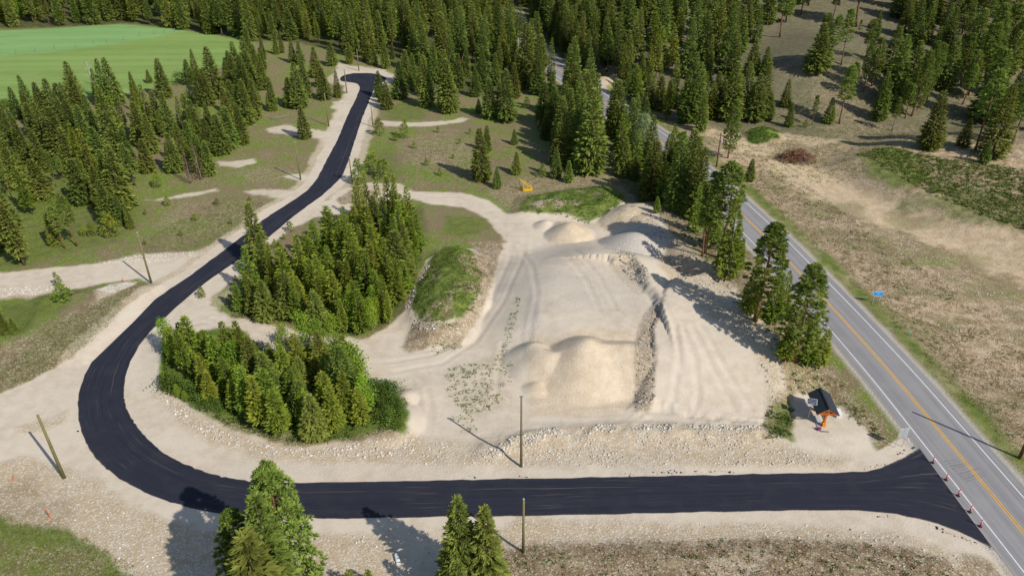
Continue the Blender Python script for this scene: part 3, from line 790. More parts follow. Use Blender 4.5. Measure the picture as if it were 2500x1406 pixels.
# small bare strips on the left meadow and at the far end
for q in ([(650, 307), (700, 300), (760, 312), (830, 322), (815, 335), (740, 330), (660, 318)], [(535, 388), (620, 383), (627, 392), (590, 400), (540, 398)],
          [(585, 460), (650, 454), (720, 462), (760, 470), (700, 482), (610, 470)], [(360, 480), (440, 466), (530, 452), (535, 460), (470, 472), (400, 484)],
          [(690, 425), (735, 420), (770, 430), (740, 440)], [(922, 290), (1000, 296), (1080, 294), (1135, 287), (1152, 291), (1140, 298), (1060, 306), (940, 308)],
          [(820, 245), (868, 242), (860, 262), (815, 262)], [(830, 152), (880, 158), (940, 165), (965, 180), (962, 192), (925, 212), (890, 225), (850, 212), (820, 190)],
          [(846, 200), (880, 205), (878, 230), (860, 262), (835, 300), (812, 330), (800, 360), (790, 330), (820, 280), (845, 235)],
          [(1465, 205), (1500, 190), (1515, 205), (1500, 222), (1470, 222)]):
    paint(10 if q[0][0] == 1465 else 1, q, 0.7, 2.2, 0.9)
# highway shoulders
paint_a(8, sstep(6.3, 5.2, DH+NZ*0.8)*0.9)
Wt /= Wt.sum(0, keepdims=True)

idx = np.arange(nr*nc).reshape(nr, nc)
Fq = np.stack([idx[:-1, :-1].ravel(), idx[:-1, 1:].ravel(), idx[1:, 1:].ravel(), idx[1:, :-1].ravel()], 1)
gme = np_mesh('ground', np.stack([GX, GY, GZ], 1), Fq, gm, smooth=True)
for i, nme in enumerate(('wa', 'wb', 'wc')):
    a = gme.attributes.new(nme, 'FLOAT_COLOR', 'POINT')
    a.data.foreach_set('color', np.ascontiguousarray(Wt[i*4:i*4+4].T).ravel())
tag(link('ground', gme), kind='structure')

# ------------------------------------------------------------------ road meshes
def ribbon(name, Lp, Rp, z, mat, along=None, m=6):
    n = len(Lp)
    V = []; UV = []
    mid = (Lp+Rp)/2
    s = np.r_[0, np.cumsum(np.hypot(*np.diff(mid, axis=0).T))]
    tt = np.linspace(0, 1, m+1)
    for i in range(n):
        for t in tt:
            p = Lp[i]*(1-t)+Rp[i]*t
            V.append((p[0], p[1], z)); UV.append((s[i], t))
    top = len(V)
    ix = np.arange(n*(m+1)).reshape(n, m+1)
    Q = np.stack([ix[:-1, :-1].ravel(), ix[:-1, 1:].ravel(), ix[1:, 1:].ravel(), ix[1:, :-1].ravel()], 1)
    # orient upward
    a, b, c = [np.array(V[j]) for j in Q[0][:3]]
    if np.cross(b-a, c-a)[2] < 0: Q = Q[:, ::-1]
    me = np_mesh(name, V, Q, mat)
    u = me.uv_layers.new(name='road')
    li = np.empty(len(me.loops), np.int32); me.loops.foreach_get('vertex_index', li)
    u.data.foreach_set('uv', np.array(UV, np.float32)[li].ravel())
    return me

def offset(line, d):
    t = np.gradient(line, axis=0); t /= np.hypot(t[:, 0], t[:, 1])[:, None]
    return line + np.stack([t[:, 1], -t[:, 0]], 1)*d     # + = right of travel

# paved strip edges crumble a few centimetres
SLr, SRr = SL.copy(), SR.copy()
jit = np.random.RandomState(5)
SLr[1:-1] += jit.normal(0, 0.05, SLr[1:-1].shape); SRr[1:-1] += jit.normal(0, 0.05, SRr[1:-1].shape)
tag(link('side_road', ribbon('side_road', SLr, SRr, 0.045, M['asphalt'])), kind='structure')
HW = catmull(HWC, 420)
tag(link('highway', ribbon('highway', offset(HW, -5.0), offset(HW, 5.0), 0.03, M['highway'])), kind='structure')
def marking(name, d, wd, mat):
    me = ribbon(name, offset(HW, d-wd/2), offset(HW, d+wd/2), 0.034, mat, m=1)
    return me
mk = [marking('m', -3.62, 0.15, M['white_paint']), marking('m', 3.62, 0.15, M['white_paint'])]
def join_meshes(name, mes, mat):
    bm = bmesh.new()
    for m_ in mes: bm.from_mesh(m_)
    me = bpy.data.meshes.new(name); bm.to_mesh(me); bm.free(); me.materials.clear(); me.materials.append(mat)
    return me
tag(link('road_edge_line', join_meshes('road_edge_line', mk, M['white_paint'])), kind='structure')
mk = [marking('m', -0.16, 0.14, M['yellow_paint']), marking('m', 0.16, 0.14, M['yellow_paint'])]
tag(link('road_centre_line', join_meshes('road_centre_line', mk, M['yellow_paint'])), kind='structure')
# skid marks by the junction
mb = MB()
rr = random.Random(4)
for i in range(9):
    a = P(2300+i*6.5, 1138+i*6.2); b = P(2340+i*7+rr.uniform(-6, 6), 1131+i*5.2)
    a, b = Vector((*a, 0.0315)), Vector((*b, 0.0315))
    dd = (b-a); nn = Vector((-dd.y, dd.x, 0)).normalized()*rr.uniform(0.10, 0.2)
    b = a+dd*rr.uniform(0.7, 1.25)
    mb.bm.faces.new([mb.bm.verts.new(p) for p in (a-nn, b-nn*0.6, b+nn*0.6, a+nn)])
tag(mb.build('skid_marks', M['tyre_mark']), kind='structure')

# ------------------------------------------------------------------ tree prototypes (numpy-built crowns)
def kites(c, d, l, wd, roll, rng):
    """leaf sprays: centre c, direction d, length l, width wd -> verts/faces"""
    d = d/np.linalg.norm(d, axis=1, keepdims=True)
    up = np.tile([0, 0, 1.0], (len(d), 1))
    s = np.cross(d, up); s /= np.linalg.norm(s, axis=1, keepdims=True)+1e-6
    n = np.cross(s, d)
    s2 = s*np.cos(roll)[:, None] + n*np.sin(roll)[:, None]
    l = l[:, None]; wd = wd[:, None]
    V = np.stack([c, c+d*l*0.45+s2*wd*0.5, c+d*l, c+d*l*0.45-s2*wd*0.5], 1)
    V[:, 2, 2] -= 0.12*l[:, 0]
    return V.reshape(-1, 3)

def conifer_crown(seed, H, Rb, start, nw, nb, ns, shape, el0, el1, spl, spw, gaps=0.0, lean=0.0, round_base=0.12):
    rng = np.random.RandomState(seed)
    Vs, T = [], []
    for i in range(nw):
        t = start + (1-start)*((i+rng.uniform(-.3, .3))/nw)
        tt = (t-start)/(1-start)
        z = H*t
        Rr = Rb*((1-tt)**shape)*min(1.0, tt/round_base*0.5+0.55)+0.10
        n = max(3, int(round(nb*(0.55+0.45*(1-tt)))))
        a0 = rng.uniform(0, 6.28)
        for j in range(n):
            if rng.rand() < gaps: continue
            a = a0 + 6.283*j/n + rng.uniform(-.35, .35)
            L = Rr*rng.uniform(0.72, 1.14)
            el = el0*(1-tt)+el1*tt+rng.uniform(-.12, .12)
            bd = np.array([math.cos(a)*math.cos(el), math.sin(a)*math.cos(el), math.sin(el)])
            k = max(3, int(ns*(0.35+0.65*L/Rb)))
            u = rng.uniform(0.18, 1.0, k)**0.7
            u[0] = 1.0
            c = np.array([0, 0, z]) + bd*L*u[:, None]*0.82
            c[:, 2] -= 0.06*L*u*u*0
            side = rng.uniform(-0.95, 0.95, k)*(1.15-u*0.6)
            dx = np.stack([np.cos(a+side), np.sin(a+side), np.full(k, math.sin(el))+rng.uniform(-.25, .3, k)], 1)
            l = spl*rng.uniform(.7, 1.25, k)*(0.55+0.45*(1-tt))
            wd = spw*rng.uniform(.7, 1.25, k)*(0.6+0.4*(1-tt))
            Vs.append(kites(c, dx, l, wd, rng.uniform(-.9, .9, k), rng))
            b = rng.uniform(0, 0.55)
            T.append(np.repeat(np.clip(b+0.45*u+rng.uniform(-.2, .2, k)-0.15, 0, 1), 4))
    # leader
    k = 5
    c = np.tile([0, 0, H*0.965], (k, 1)); a = rng.uniform(0, 6.28, k)
    Vs.append(kites(c, np.stack([np.cos(a)*.25, np.sin(a)*.25, np.ones(k)], 1), np.full(k, H*0.045+.1), np.full(k, .12+H*.006), a, rng)); T.append(np.full(k*4, .7))
    return np.vstack(Vs), np.concatenate(T)

def pine_crown(seed, H, Rb, start, ncl, tuft, nk, shape=0.45, belly=0.3):
    """long-needled pine: round tufts at the ends of up-swept limbs; returns crown and limb paths"""
    rng = np.random.RandomState(seed)
    Vs, T, limbs = [], [], []
    for i in range(ncl):
        tt = rng.rand()**0.85
        t = start+(1-start)*tt
        prof = min(1.0, 0.55+tt/belly*0.45)*((1-tt)**shape)
        a = rng.uniform(0, 6.283)
        rr_ = Rb*prof*rng.uniform(0.45, 1.12)+0.15
        c = np.array([math.cos(a)*rr_, math.sin(a)*rr_, H*t*0.985+rng.uniform(-.25, .25)])
        if rng.rand() < 0.16: limbs.append((np.array([0, 0, max(H*start*.8, c[2]-rr_*0.35)]), c))
        tn = tuft*rng.uniform(.7, 1.25)
        k = nk
        d = rng.normal(size=(k, 3)); d[:, 2] = np.abs(d[:, 2])*0.9+0.15
        d /= np.linalg.norm(d, axis=1, keepdims=True)
        d += np.array([math.cos(a), math.sin(a), 0])*0.25
        Vs.append(kites(np.tile(c, (k, 1)), d, np.full(k, tn), np.full(k, tn*0.27), rng.uniform(-1.5, 1.5, k), rng))
        T.append(np.repeat(np.clip(rng.uniform(.15, .85)+rng.uniform(-.15, .15, k), 0, 1), 4))
    return np.vstack(Vs), np.concatenate(T), limbs

def leafy_crown(seed, H, Rb, start, ncl, leaf, nk, narrow=1.0, thin=1.0):
    rng = np.random.RandomState(seed)
    Vs, T, limbs = [], [], []
    for i in range(ncl):
        tt = rng.rand()
        prof = math.sin(math.pi*min(1, 0.12+0.88*tt))**0.7
        a = rng.uniform(0, 6.283)
        r_ = Rb*prof*(rng.rand()**0.4)*rng.uniform(.8, 1.15)
        c = np.array([math.cos(a)*r_, math.sin(a)*r_, H*(start+(1-start)*tt)])
        if rng.rand() < 0.2: limbs.append((np.array([0, 0, max(0.1, c[2]-r_*1.3)]), c))
        k = nk
        p = c + rng.normal(size=(k, 3))*leaf*1.1
        d = rng.normal(size=(k, 3)); d[:, 2] *= .6
        Vs.append(kites(p, d, leaf*rng.uniform(.6, 1.2, k), leaf*.8*rng.uniform(.6, 1.2, k), rng.uniform(-1.5, 1.5, k), rng))
        T.append(np.repeat(np.clip(rng.uniform(.1, .9)+rng.uniform(-.1, .1, k), 0, 1), 4))
    return np.vstack(Vs), np.concatenate(T), limbs

def crown_mesh(name, V, T, mat):
    Fq = np.arange(len(V)).reshape(-1, 4)
    return np_mesh(name, V, Fq, mat, T)

def trunk_mesh(H, r, mat, top=0.96, seed=0, limbs=(), bend=0.0, n=7, snags=0, s0=0.1):
    rng = random.Random(seed)
    mb = MB()
    pts, rad = [], []
    bx, by = rng.uniform(-bend, bend), rng.uniform(-bend, bend)
    for i in range(8):
        t = i/7
        pts.append((bx*math.sin(t*3.1), by*math.sin(t*3.1), -0.4+(H*top+0.4)*t))
        rad.append(r*((1-t)**0.8*0.93+0.07)*(1.35 if i == 0 else 1))
    mb.path(pts, rad, n)
    for a, b in limbs:
        mb.tube(a, b, r*0.16, r*0.05, 4)
    for i in range(snags):
        z = H*rng.uniform(s0, 0.7); a = rng.uniform(0, 6.28); L = H*0.09*rng.uniform(.5, 1.2)
        mb.tube((0, 0, z), (math.cos(a)*L, math.sin(a)*L, z+L*rng.uniform(-.2, .3)), r*0.13, r*0.03, 3)
    return mb.mesh('trunk', mat, True)

PROTO = {}     # kind -> list of (H, crown mesh, trunk mesh)
def add_proto(kind, H, crown, trunk): PROTO.setdefault(kind, []).append((H, crown, trunk))

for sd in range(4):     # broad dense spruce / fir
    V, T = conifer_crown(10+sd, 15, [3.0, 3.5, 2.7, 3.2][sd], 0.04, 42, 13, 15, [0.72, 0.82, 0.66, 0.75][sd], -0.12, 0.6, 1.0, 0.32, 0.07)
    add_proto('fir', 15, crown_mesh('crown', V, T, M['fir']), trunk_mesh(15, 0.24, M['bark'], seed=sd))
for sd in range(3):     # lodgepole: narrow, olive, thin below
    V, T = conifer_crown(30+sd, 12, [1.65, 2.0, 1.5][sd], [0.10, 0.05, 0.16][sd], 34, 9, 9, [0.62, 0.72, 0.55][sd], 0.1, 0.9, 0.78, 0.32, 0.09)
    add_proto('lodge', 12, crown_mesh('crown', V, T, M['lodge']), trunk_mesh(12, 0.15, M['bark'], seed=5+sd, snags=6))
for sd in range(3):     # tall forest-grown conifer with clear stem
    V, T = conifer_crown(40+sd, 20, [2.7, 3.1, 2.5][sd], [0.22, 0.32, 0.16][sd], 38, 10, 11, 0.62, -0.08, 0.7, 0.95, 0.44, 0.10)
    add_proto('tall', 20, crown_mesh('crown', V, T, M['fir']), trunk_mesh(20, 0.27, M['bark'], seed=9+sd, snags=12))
for sd in range(3):     # ponderosa pine
    V, T, lb = pine_crown(50+sd, 20, [3.7, 3.3, 4.0][sd], [0.16, 0.26, 0.12][sd], [540, 450, 600][sd], 0.62, 22)
    add_proto('pine', 20, crown_mesh('crown', V, T, M['pine']), trunk_mesh(20, 0.34, M['redbark'], seed=12+sd, limbs=lb))
for sd in range(2):     # thin pine with long bare stem
    V, T, lb = pine_crown(60+sd, 17, 1.9, 0.42, 230, 0.62, 13, 0.5)
    add_proto('thinpine', 17, crown_mesh('crown', V, T, M['pine']), trunk_mesh(17, 0.19, M['redbark'], seed=15+sd, limbs=lb, bend=0.3, snags=8))
for sd in range(2):     # bushy young pine
    V, T, lb = pine_crown(65+sd, 4, 1.3, 0.05, 120, 0.36, 11, 0.6, 0.2)
    add_proto('young', 4, crown_mesh('crown', V, T, M['lodge']), trunk_mesh(4, 0.07, M['bark'], seed=17+sd, limbs=lb))
for sd in range(3):     # young aspen
    V, T, lb = leafy_crown(70+sd, 8, [1.25, 1.0, 1.4][sd], 0.12, 170, 0.25, 11)
    add_proto('aspen', 8, crown_mesh('crown', V, T, M['aspen']), trunk_mesh(8, 0.07, M['greybark'], seed=20+sd, limbs=lb))
V, T, lb = leafy_crown(80, 13, 3.1, 0.14, 360, 0.36, 11)
add_proto('poplar', 13, crown_mesh('crown', V, T, M['pale']), trunk_mesh(13, 0.2, M['greybark'], seed=25, limbs=lb))
V, T, lb = leafy_crown(81, 16, 2.2, 0.45, 60, 0.22, 5)
rngb = random.Random(3)
lb2 = [(np.array([0, 0, z]), np.array([math.cos(a)*L, math.sin(a)*L, z+L*1.7])) for z, a, L in [(16*rngb.uniform(.35, .9), rngb.uniform(0, 6.28), rngb.uniform(.8, 1.9)) for _ in range(26)]]
add_proto('birch', 16, crown_mesh('crown', V, T, M['aspen']), trunk_mesh(16, 0.26, M['birchbark'], seed=26, limbs=lb2[:14], bend=0.5))
V, T = conifer_crown(90, 12, 1.7, 0.12, 26, 7, 4, 0.8, -0.1, 0.5, 0.7, 0.22, 0.3)
rngb = random.Random(8)
lb3 = [(np.array([0, 0, z]), np.array([math.cos(a)*L, math.sin(a)*L, z-L*.1])) for z, a, L in [(z, rngb.uniform(0, 6.28), 1.9*(1-z/12.5)*rngb.uniform(.7, 1.1)) for z in [rngb.uniform(1.5, 11) for _ in range(50)]]]
add_proto('dead', 12, crown_mesh('crown', V, T, M['dead']), trunk_mesh(12, 0.16, M['greybark'], seed=27, limbs=lb3))
for sd in range(2):     # leafy shrub
    V, T, lb = leafy_crown(95+sd, 2, 1.1, 0.05, 60, 0.22, 9)
    add_proto('shrub', 2, crown_mesh('foliage', V, T, M['weed']), trunk_mesh(1.2, 0.04, M['bark'], seed=30+sd, limbs=lb))

# ------------------------------------------------------------------ tree positions
# (zone, kind, x, y_top, y_base) in photograph pixels; zoomed sheets carry their own origin
trees = []       # dict(kind, pos, h, zone)
rng = np.random.RandomState(77)
def T_(zone, kind, x, top, base, wf=1.0):
    g = G(x, base)
    h = max(1.2, height_from_top(g, top))
    trees.append(dict(zone=zone, kind=kind, pos=g, h=h, w=wf))
K3 = 835/2498.0
def sheet(zone, ox, oy, rows):
    for r in rows:
        kind = r[0]; x, t, b = r[1:4]
        T_(zone, kind, ox+x*K3, oy+t*K3, oy+b*K3, r[4] if len(r) > 4 else 1.0)
f, l, p, q, t_, y_ = 'fir', 'lodge', 'pine', 'thinpine', 'tall', 'young'
sheet('field_row', 0, 0, [(f,150,595,830),(f,255,510,815),(f,330,565,790),(f,405,540,800),(f,500,570,740,.8),(f,572,415,710),(f,740,470,690),(f,800,400,760),(f,872,388,735),
    (f,1010,495,700),(f,1110,480,578),(f,1225,400,690,1.15),(f,1405,410,592),(f,1455,335,560),(f,1500,475,750),(f,1590,315,690),(f,1545,480,745),
    ('shrub',1330,510,590),('shrub',1395,640,720),('shrub',45,690,745),('shrub',75,690,745)])
sheet('birches', 0, 0, [('birch',722,395,662),('birch',715,410,600)])
sheet('stub_row', 0, 0, [(f,1690,400,590),(f,1770,280,600),(f,1715,350,580),(f,1850,340,600),(f,1905,300,560),(f,1935,330,490),(f,1810,380,720),(f,1885,520,770),(f,1835,440,730),(f,1690,420,600),
    (f,1770,600,880),(f,1820,560,890),(f,1880,560,850),(f,1730,640,930),(f,1790,740,1035,1.1),(f,1700,760,1060),(f,1640,810,1100,1.1),(f,1560,840,1110),(f,1540,735,890),(y_,1462,745,840),(f,2005,545,790),
    (f,1945,250,420),(f,2040,220,380),(f,2080,235,370)])
sheet('stand_end', 0, 0, [(f,1425,860,1150),(f,1350,865,1190),(f,1290,950,1230),(f,1540,1010,1258),(f,1480,960,1230),(f,1240,1010,1120)])
sheet('dead_pair', 0, 0, [('dead',1405,1070,1318),('dead',1482,1020,1290)])
sheet('road_clump', 0, 0, [(f,2160,262,442),(f,2215,280,455),(f,2330,330,550),(f,2360,430,620),(f,2445,290,465),(f,2200,440,772),(f,2140,550,765),(f,2245,430,700),(f,2390,480,712),(f,2485,500,700,.8)])
sheet('lone_road', 0, 0, [(f,2245,755,995)])
sheet('stand_edge', 0, 0, [(y_,1165,1230,1345),(q,100,1060,1420,.9),(q,1225,780,1040),(f,1095,990,1230),(f,1060,720,1030),(f,1130,800,1090),(f,1265,640,970),(f,1190,640,940),(f,865,600,1090,1.1),(f,960,900,1180),(f,850,1060,1420,1.15),(f,900,1040,1500,1.15),
    (f,760,1180,1480),(q,420,1080,1330),(q,480,1100,1300),(f,540,900,1250),(f,330,900,1220),(f,430,760,1060),(f,560,700,1000),(f,650,740,1060),(f,700,650,930)])
sheet('west_edge', 0, 470, [(t_,150,-110,470,1.15),(t_,182,-40,492,1.1),(f,60,-140,300,1.1),(f,20,30,380),(q,480,60,375,1.1),(q,565,-30,358,1.1),(y_,690,190,285),(y_,620,210,285),(y_,822,130,292),(f,965,60,235),(f,900,-20,200),(f,830,-130,190),(y_,1235,0,72),(y_,1070,105,135),
    (f,420,120,350,.8)])
sheet('wedge', 0, 470, [(y_,440,550,660,.8),(y_,470,640,750,1.5),(f,50,850,992,1.2),(f,110,880,985),(f,0,700,965),(f,-40,640,900)])
sheet('centre', 835, 0, [(f,75,300,455),(f,200,230,437),(f,255,310,468),(f,337,290,492),(f,388,310,425),(f,440,440,712,1.1),(f,292,510,700),(f,345,590,787),(f,300,600,740),(f,545,380,650),
    (f,640,400,772),(f,600,430,690),(f,785,365,812),(f,800,420,815),(f,865,390,640),(f,990,500,702),(f,1050,340,640),(f,1140,390,622),(f,1012,720,825),(f,1093,570,862),(f,1222,510,892),(f,1172,600,855),(f,1275,460,718),(f,1290,375,582),(f,1352,170,640),(f,1435,370,690),
    (f,480,360,610),(f,700,370,560),(f,930,330,560),(f,1210,500,700),(f,1370,330,600)])
sheet('pit_row', 835, 0, [(f,1483,600,902),(f,1550,520,822),(f,1592,480,790),(f,1685,460,880),(f,1762,520,915),(f,1850,540,960),(f,1560,800,1010),(f,1500,820,1020),(f,1640,820,1190),(f,1702,800,1215),(f,1815,650,1265,1.1),(f,1570,1080,1300),(f,1662,1180,1335),(y_,1470,1200,1298),
    (y_,1365,710,795),(f,1620,600,1000),(f,1740,600,1100),(f,1790,540,1000),(f,1590,900,1210),(l,1445,880,960)])
sheet('clearing', 835, 0, [(f,1032,940,1312),(f,1072,915,1100,.8),(f,1142,1220,1372),(f,1285,1110,1272),(f,1270,945,1055),(y_,290,850,978),(y_,470,870,1003),(y_,405,960,1022),(y_,135,1155,1328),(y_,320,1150,1295,1.2),(y_,230,1110,1235,1.2)])
sheet('highway_left', 835, 0, [(f,1965,780,1005),(f,2000,740,1010),(f,2050,800,1110),(f,2125,730,1010),('poplar',2205,850,1190),(f,2150,1150,1325),(f,2385,985,1260),(f,2430,975,1420),(y_,1942,1120,1175),(f,2230,1150,1380),(f,2320,1120,1400)])
sheet('young_hill', 835, 0, [(l,2150,480,730,1.6),(f,2250,560,800),(f,2335,570,812),(f,2405,600,775),(l,2440,640,800,1.4),(l,2330,210,520,1.5),(l,2430,200,500,1.5),(l,2180,560,760,1.4)])
sheet('hill_foot', 1665, 0, [(f,40,400,910),(f,150,680,972),(f,110,480,905),(f,365,470,900),(f,500,1180,1342),(f,385,640,900),(f,500,640,880),(f,640,700,892),(f,580,480,885),(f,540,560,905),(f,765,600,800),(f,790,770,950),(f,1080,740,922),(f,250,540,830),(f,300,600,850),(f,420,560,860)])
sheet('pole_pine', 1665, 0, [(p,345,745,1172,.75)])
sheet('hill', 1665, 0, [(f,380,240,650),(f,520,300,560),(f,560,60,330,.8),(f,620,360,560),(f,260,10,420),(f,170,100,520),(q,960,720,940),(f,980,190,552,1.15),(q,1005,120,514),(f,1030,180,520),(q,1180,90,500,1.2),(q,1300,170,305),(f,1425,100,300),(q,1100,130,510,1.2),
    (q,1235,480,720,1.3),(p,1340,320,700,.8),(p,1400,300,660,.8),(q,1160,500,930,1.2),(f,1545,290,810),(f,1500,440,760),(f,1450,560,905),(p,1750,330,820,.8),(p,1690,400,880,.7),(q,1800,340,760,1.3),(q,1545,740,990,1.1),(q,1605,600,870),(q,1640,640,895,1.2),
    (f,1815,700,1122,1.1),(f,1700,20,385),(f,1640,0,290),(f,1810,-30,240),(p,2230,60,600,.9),(f,2130,100,520),(q,2250,380,800,1.3),(q,2060,500,800,1.2),(q,2150,550,1140,1.3),(f,2270,650,1180),(f,2060,900,1105),(f,2210,1060,1225),(q,2420,680,1092,1.3),(p,2420,120,560,.8),
    (f,2350,200,560),(f,2480,0,520),(f,2300,0,360),(f,2440,250,540),(p,2180,200,640,.8),(f,2520,400,800),(f,2600,600,1000),(y_,910,900,955)])
sheet('trunk_pair', 1665, 0, [(q,1290,-300,222,1.5),(q,735,-150,292,1.5),(q,1115,-100,180,1.4)])
sheet('highway_row', 1665, 470, [(f,60,-110,205),(l,100,-60,300),(q,170,-120,460,1.1),(q,150,-60,480),(l,215,-20,420),(q,265,-200,492,1.5),(l,335,60,640,1.1),(l,390,200,470),(f,420,350,560,.7),(q,20,-150,160,1.1),(l,-60,-30,60)])
sheet('highway_row', 1665, 0, [(f,-25,980,1560),(f,20,960,1500),(f,60,1020,1600),(f,100,1100,1640),(f,-60,1050,1500),(f,-110,1100,1450),(f,215,1270,1700,.8),(f,385,1240,1500,.7),(f,-180,1000,1380),(f,-230,1050,1330)])
T_('yellow_pine', l, 1605, 484, 524, 1.4)
T_('giants', p, 1842, 552, 790); T_('giants', p, 1938, 655, 890)
sheet('giants_skirt', 1665, 470, [(l,480,560,890,1.2),(l,650,640,960,1.4),(l,720,600,950,1.2),(l,900,950,1290,1.4),(l,740,980,1250,1.4),(l,990,1020,1310,1.2),(y_,930,1130,1270),(y_,520,820,960)])
T_('roadside_fir', f, 640, 490, 640, .85); T_('roadside_fir', f, 654, 565, 690, .8)
T_('near_left', p, 722, 1143, 1500, 1.02); T_('near_left', p, 612, 1240, 1500, .75); T_('near_left', f, 690, 1215, 1560, .85); T_('near_left', f, 668, 1315, 1640, 1.2)
T_('near_mid', f, 1128, 1218, 1450, 1.05); T_('near_mid', f, 1184, 1230, 1450, 1.05); T_('near_mid', f, 1112, 1370, 1540, .9)
T_('near_small', y_, 850, 1390, 1440); T_('near_small', y_, 895, 1392, 1435)

def scatter(zone, kinds, poly, n, sp, h0, h1, wf=(0.85, 1.15), excl=None, tries=40, seed=1):
    r = np.random.RandomState(seed)
    poly = PP(poly)
    x0, y0 = poly.min(0); x1, y1 = poly.max(0)
    pts = [(t['pos'][0], t['pos'][1]) for t in trees if x0-9 < t['pos'][0] < x1+9 and y0-9 < t['pos'][1] < y1+9]
    got = 0
    C = np.stack([r.uniform(x0, x1, n*tries), r.uniform(y0, y1, n*tries)], 1)
    C = C[sdpoly(C[:, 0], C[:, 1], poly) > 0]
    if excl is not None:
        for e, mg in excl: C = C[sdpoly(C[:, 0], C[:, 1], e) < -mg]
    cell = {}
    def key(a): return (int(a[0]//sp), int(a[1]//sp))
    for a in pts: cell.setdefault(key(a), []).append(a)
    out_ = []
    for c in C:
        if got >= n: break
        kx, ky = key(c); ok = True
        for i in (-1, 0, 1):
            for j in (-1, 0, 1):
                for a in cell.get((kx+i, ky+j), ()):
                    if (a[0]-c[0])**2+(a[1]-c[1])**2 < sp*sp: ok = False; break
                if not ok: break
            if not ok: break
        if not ok: continue
        cell.setdefault((kx, ky), []).append((c[0], c[1])); out_.append(c); got += 1
    if not out_: return
    o = np.array(out_); Z = terrain(o[:, 0], o[:, 1])
    for (x, y), z in zip(o, Z):
        kd = kinds[r.randint(len(kinds))]
        trees.append(dict(zone=zone, kind=kd, pos=Vector((x, y, z)), h=r.uniform(h0, h1), w=r.uniform(*wf)))

MNDP = PP([(990, 745), (1008, 700), (1045, 640), (1085, 590), (1165, 640), (1180, 740), (1060, 815)])
scatter('west_stand', [f, f, l, t_], [(-500, 340), (0, 350), (90, 320), (240, 330), (330, 330), (430, 340), (440, 360), (395, 390), (345, 430), (345, 510), (290, 535), (240, 500), (180, 480), (120, 490), (40, 470), (-300, 560), (-500, 560)], 78, 5.6, 8, 13.5, (.9, 1.35), seed=3)
scatter('west_stand', [f, l], [(330, 260), (430, 300), (520, 330), (560, 350), (500, 400), (440, 380), (350, 330)], 22, 5.5, 8, 13, seed=4)
scatter('west_stand', [f, l, f, t_], [(-300, 290), (0, 290), (130, 262), (240, 262), (330, 262), (420, 300), (430, 340), (330, 330), (0, 350), (-300, 350)], 26, 6.5, 8, 12.5, seed=42)
scatter('west_stand', [f, l, q], [(-200, 540), (0, 500), (90, 490), (200, 500), (330, 530), (300, 560), (180, 585), (100, 600), (0, 610), (-200, 640)], 14, 7.5, 7, 13, seed=43)
scatter('island_north', [l, l, l, f], [(575, 765), (610, 715), (660, 700), (700, 660), (770, 640), (830, 610), (870, 590), (940, 570), (1030, 600), (1010, 660), (985, 720), (960, 790), (900, 818), (800, 806), (650, 778)], 100, 2.5, 6.0, 11.5, (0.95, 1.45), seed=5)
scatter('island_north', [l, l, f], [(865, 560), (890, 540), (960, 540), (1035, 590), (1030, 620), (900, 640), (860, 610)], 24, 2.5, 9.5, 12.5, (0.9, 1.15), seed=6)
scatter('island_south', [l, l, l, f, l, 'aspen'], [(405, 870), (420, 850), (520, 860), (600, 870), (660, 900), (760, 900), (850, 900), (880, 940), (905, 990), (880, 1050), (760, 1070), (640, 1045), (560, 1010), (480, 950), (430, 890)], 70, 2.4, 4.8, 9.0, (1.1, 1.55), seed=7)
scatter('island_south_aspens', ['aspen'], [(690, 880), (830, 880), (850, 960), (800, 1000), (700, 990)], 14, 2.2, 7, 9.5, seed=8)
T_('dark_fir', f, 838, 838, 985, 1.25)
scatter('island_north_aspens', ['aspen'], [(850, 770), (960, 760), (950, 795), (890, 822), (830, 812)], 14, 1.8, 4.5, 7, seed=9)
scatter('island_bushes', ['shrub', 'aspen'], [(400, 925), (420, 920), (500, 965), (520, 990), (480, 985), (405, 950)], 14, 1.5, 1.6, 2.6, (1, 1.4), seed=10)
scatter('island_bushes', ['shrub'], [(900, 930), (960, 952), (992, 1020), (978, 1055), (930, 1060), (905, 1000)], 22, 1.3, 1.0, 1.9, (1.1, 1.5), seed=11)
scatter('highway_row', [f, l], [(1540, 395), (1600, 400), (1660, 440), (1700, 500), (1690, 560), (1640, 540), (1560, 470), (1500, 420)], 22, 3.6, 9, 15, seed=12)
scatter('stub_row', [f], [(610, 130), (660, 130), (650, 250), (620, 330), (560, 350), (570, 250)], 16, 6, 9, 14, seed=13)
scatter('pit_row', [f], [(1330, 300), (1420, 250), (1480, 280), (1480, 400), (1380, 420)], 22, 4.5, 8, 15, seed=14)
scatter('hill_foot', [f, l], [(1560, 240), (1700, 250), (1860, 290), (1850, 310), (1700, 300), (1640, 280)], 30, 4.2, 8, 14, seed=15)
scatter('hill', [f, t_, q, p], [(2060, 40), (2500, 60), (2500, 340), (2360, 330), (2300, 200), (2100, 130)], 85, 6, 12, 20, (1.0, 1.4), seed=16)
scatter('hill', [f, t_, p], [(1880, 140), (1990, 70), (2150, 60), (2240, 130), (2150, 150), (2010, 100), (1900, 170)], 26, 6, 12, 19, (1.0, 1.3), seed=40)
scatter('hill', [f, q], [(2090, 230), (2220, 260), (2260, 330), (2150, 320), (2080, 290)], 9, 6.5, 9, 14, (1.0, 1.3), seed=41)
scatter('hill', [f, q], [(2200, 120), (2420, 180), (2440, 310), (2330, 300), (2240, 230)], 16, 6, 11, 16, seed=17)

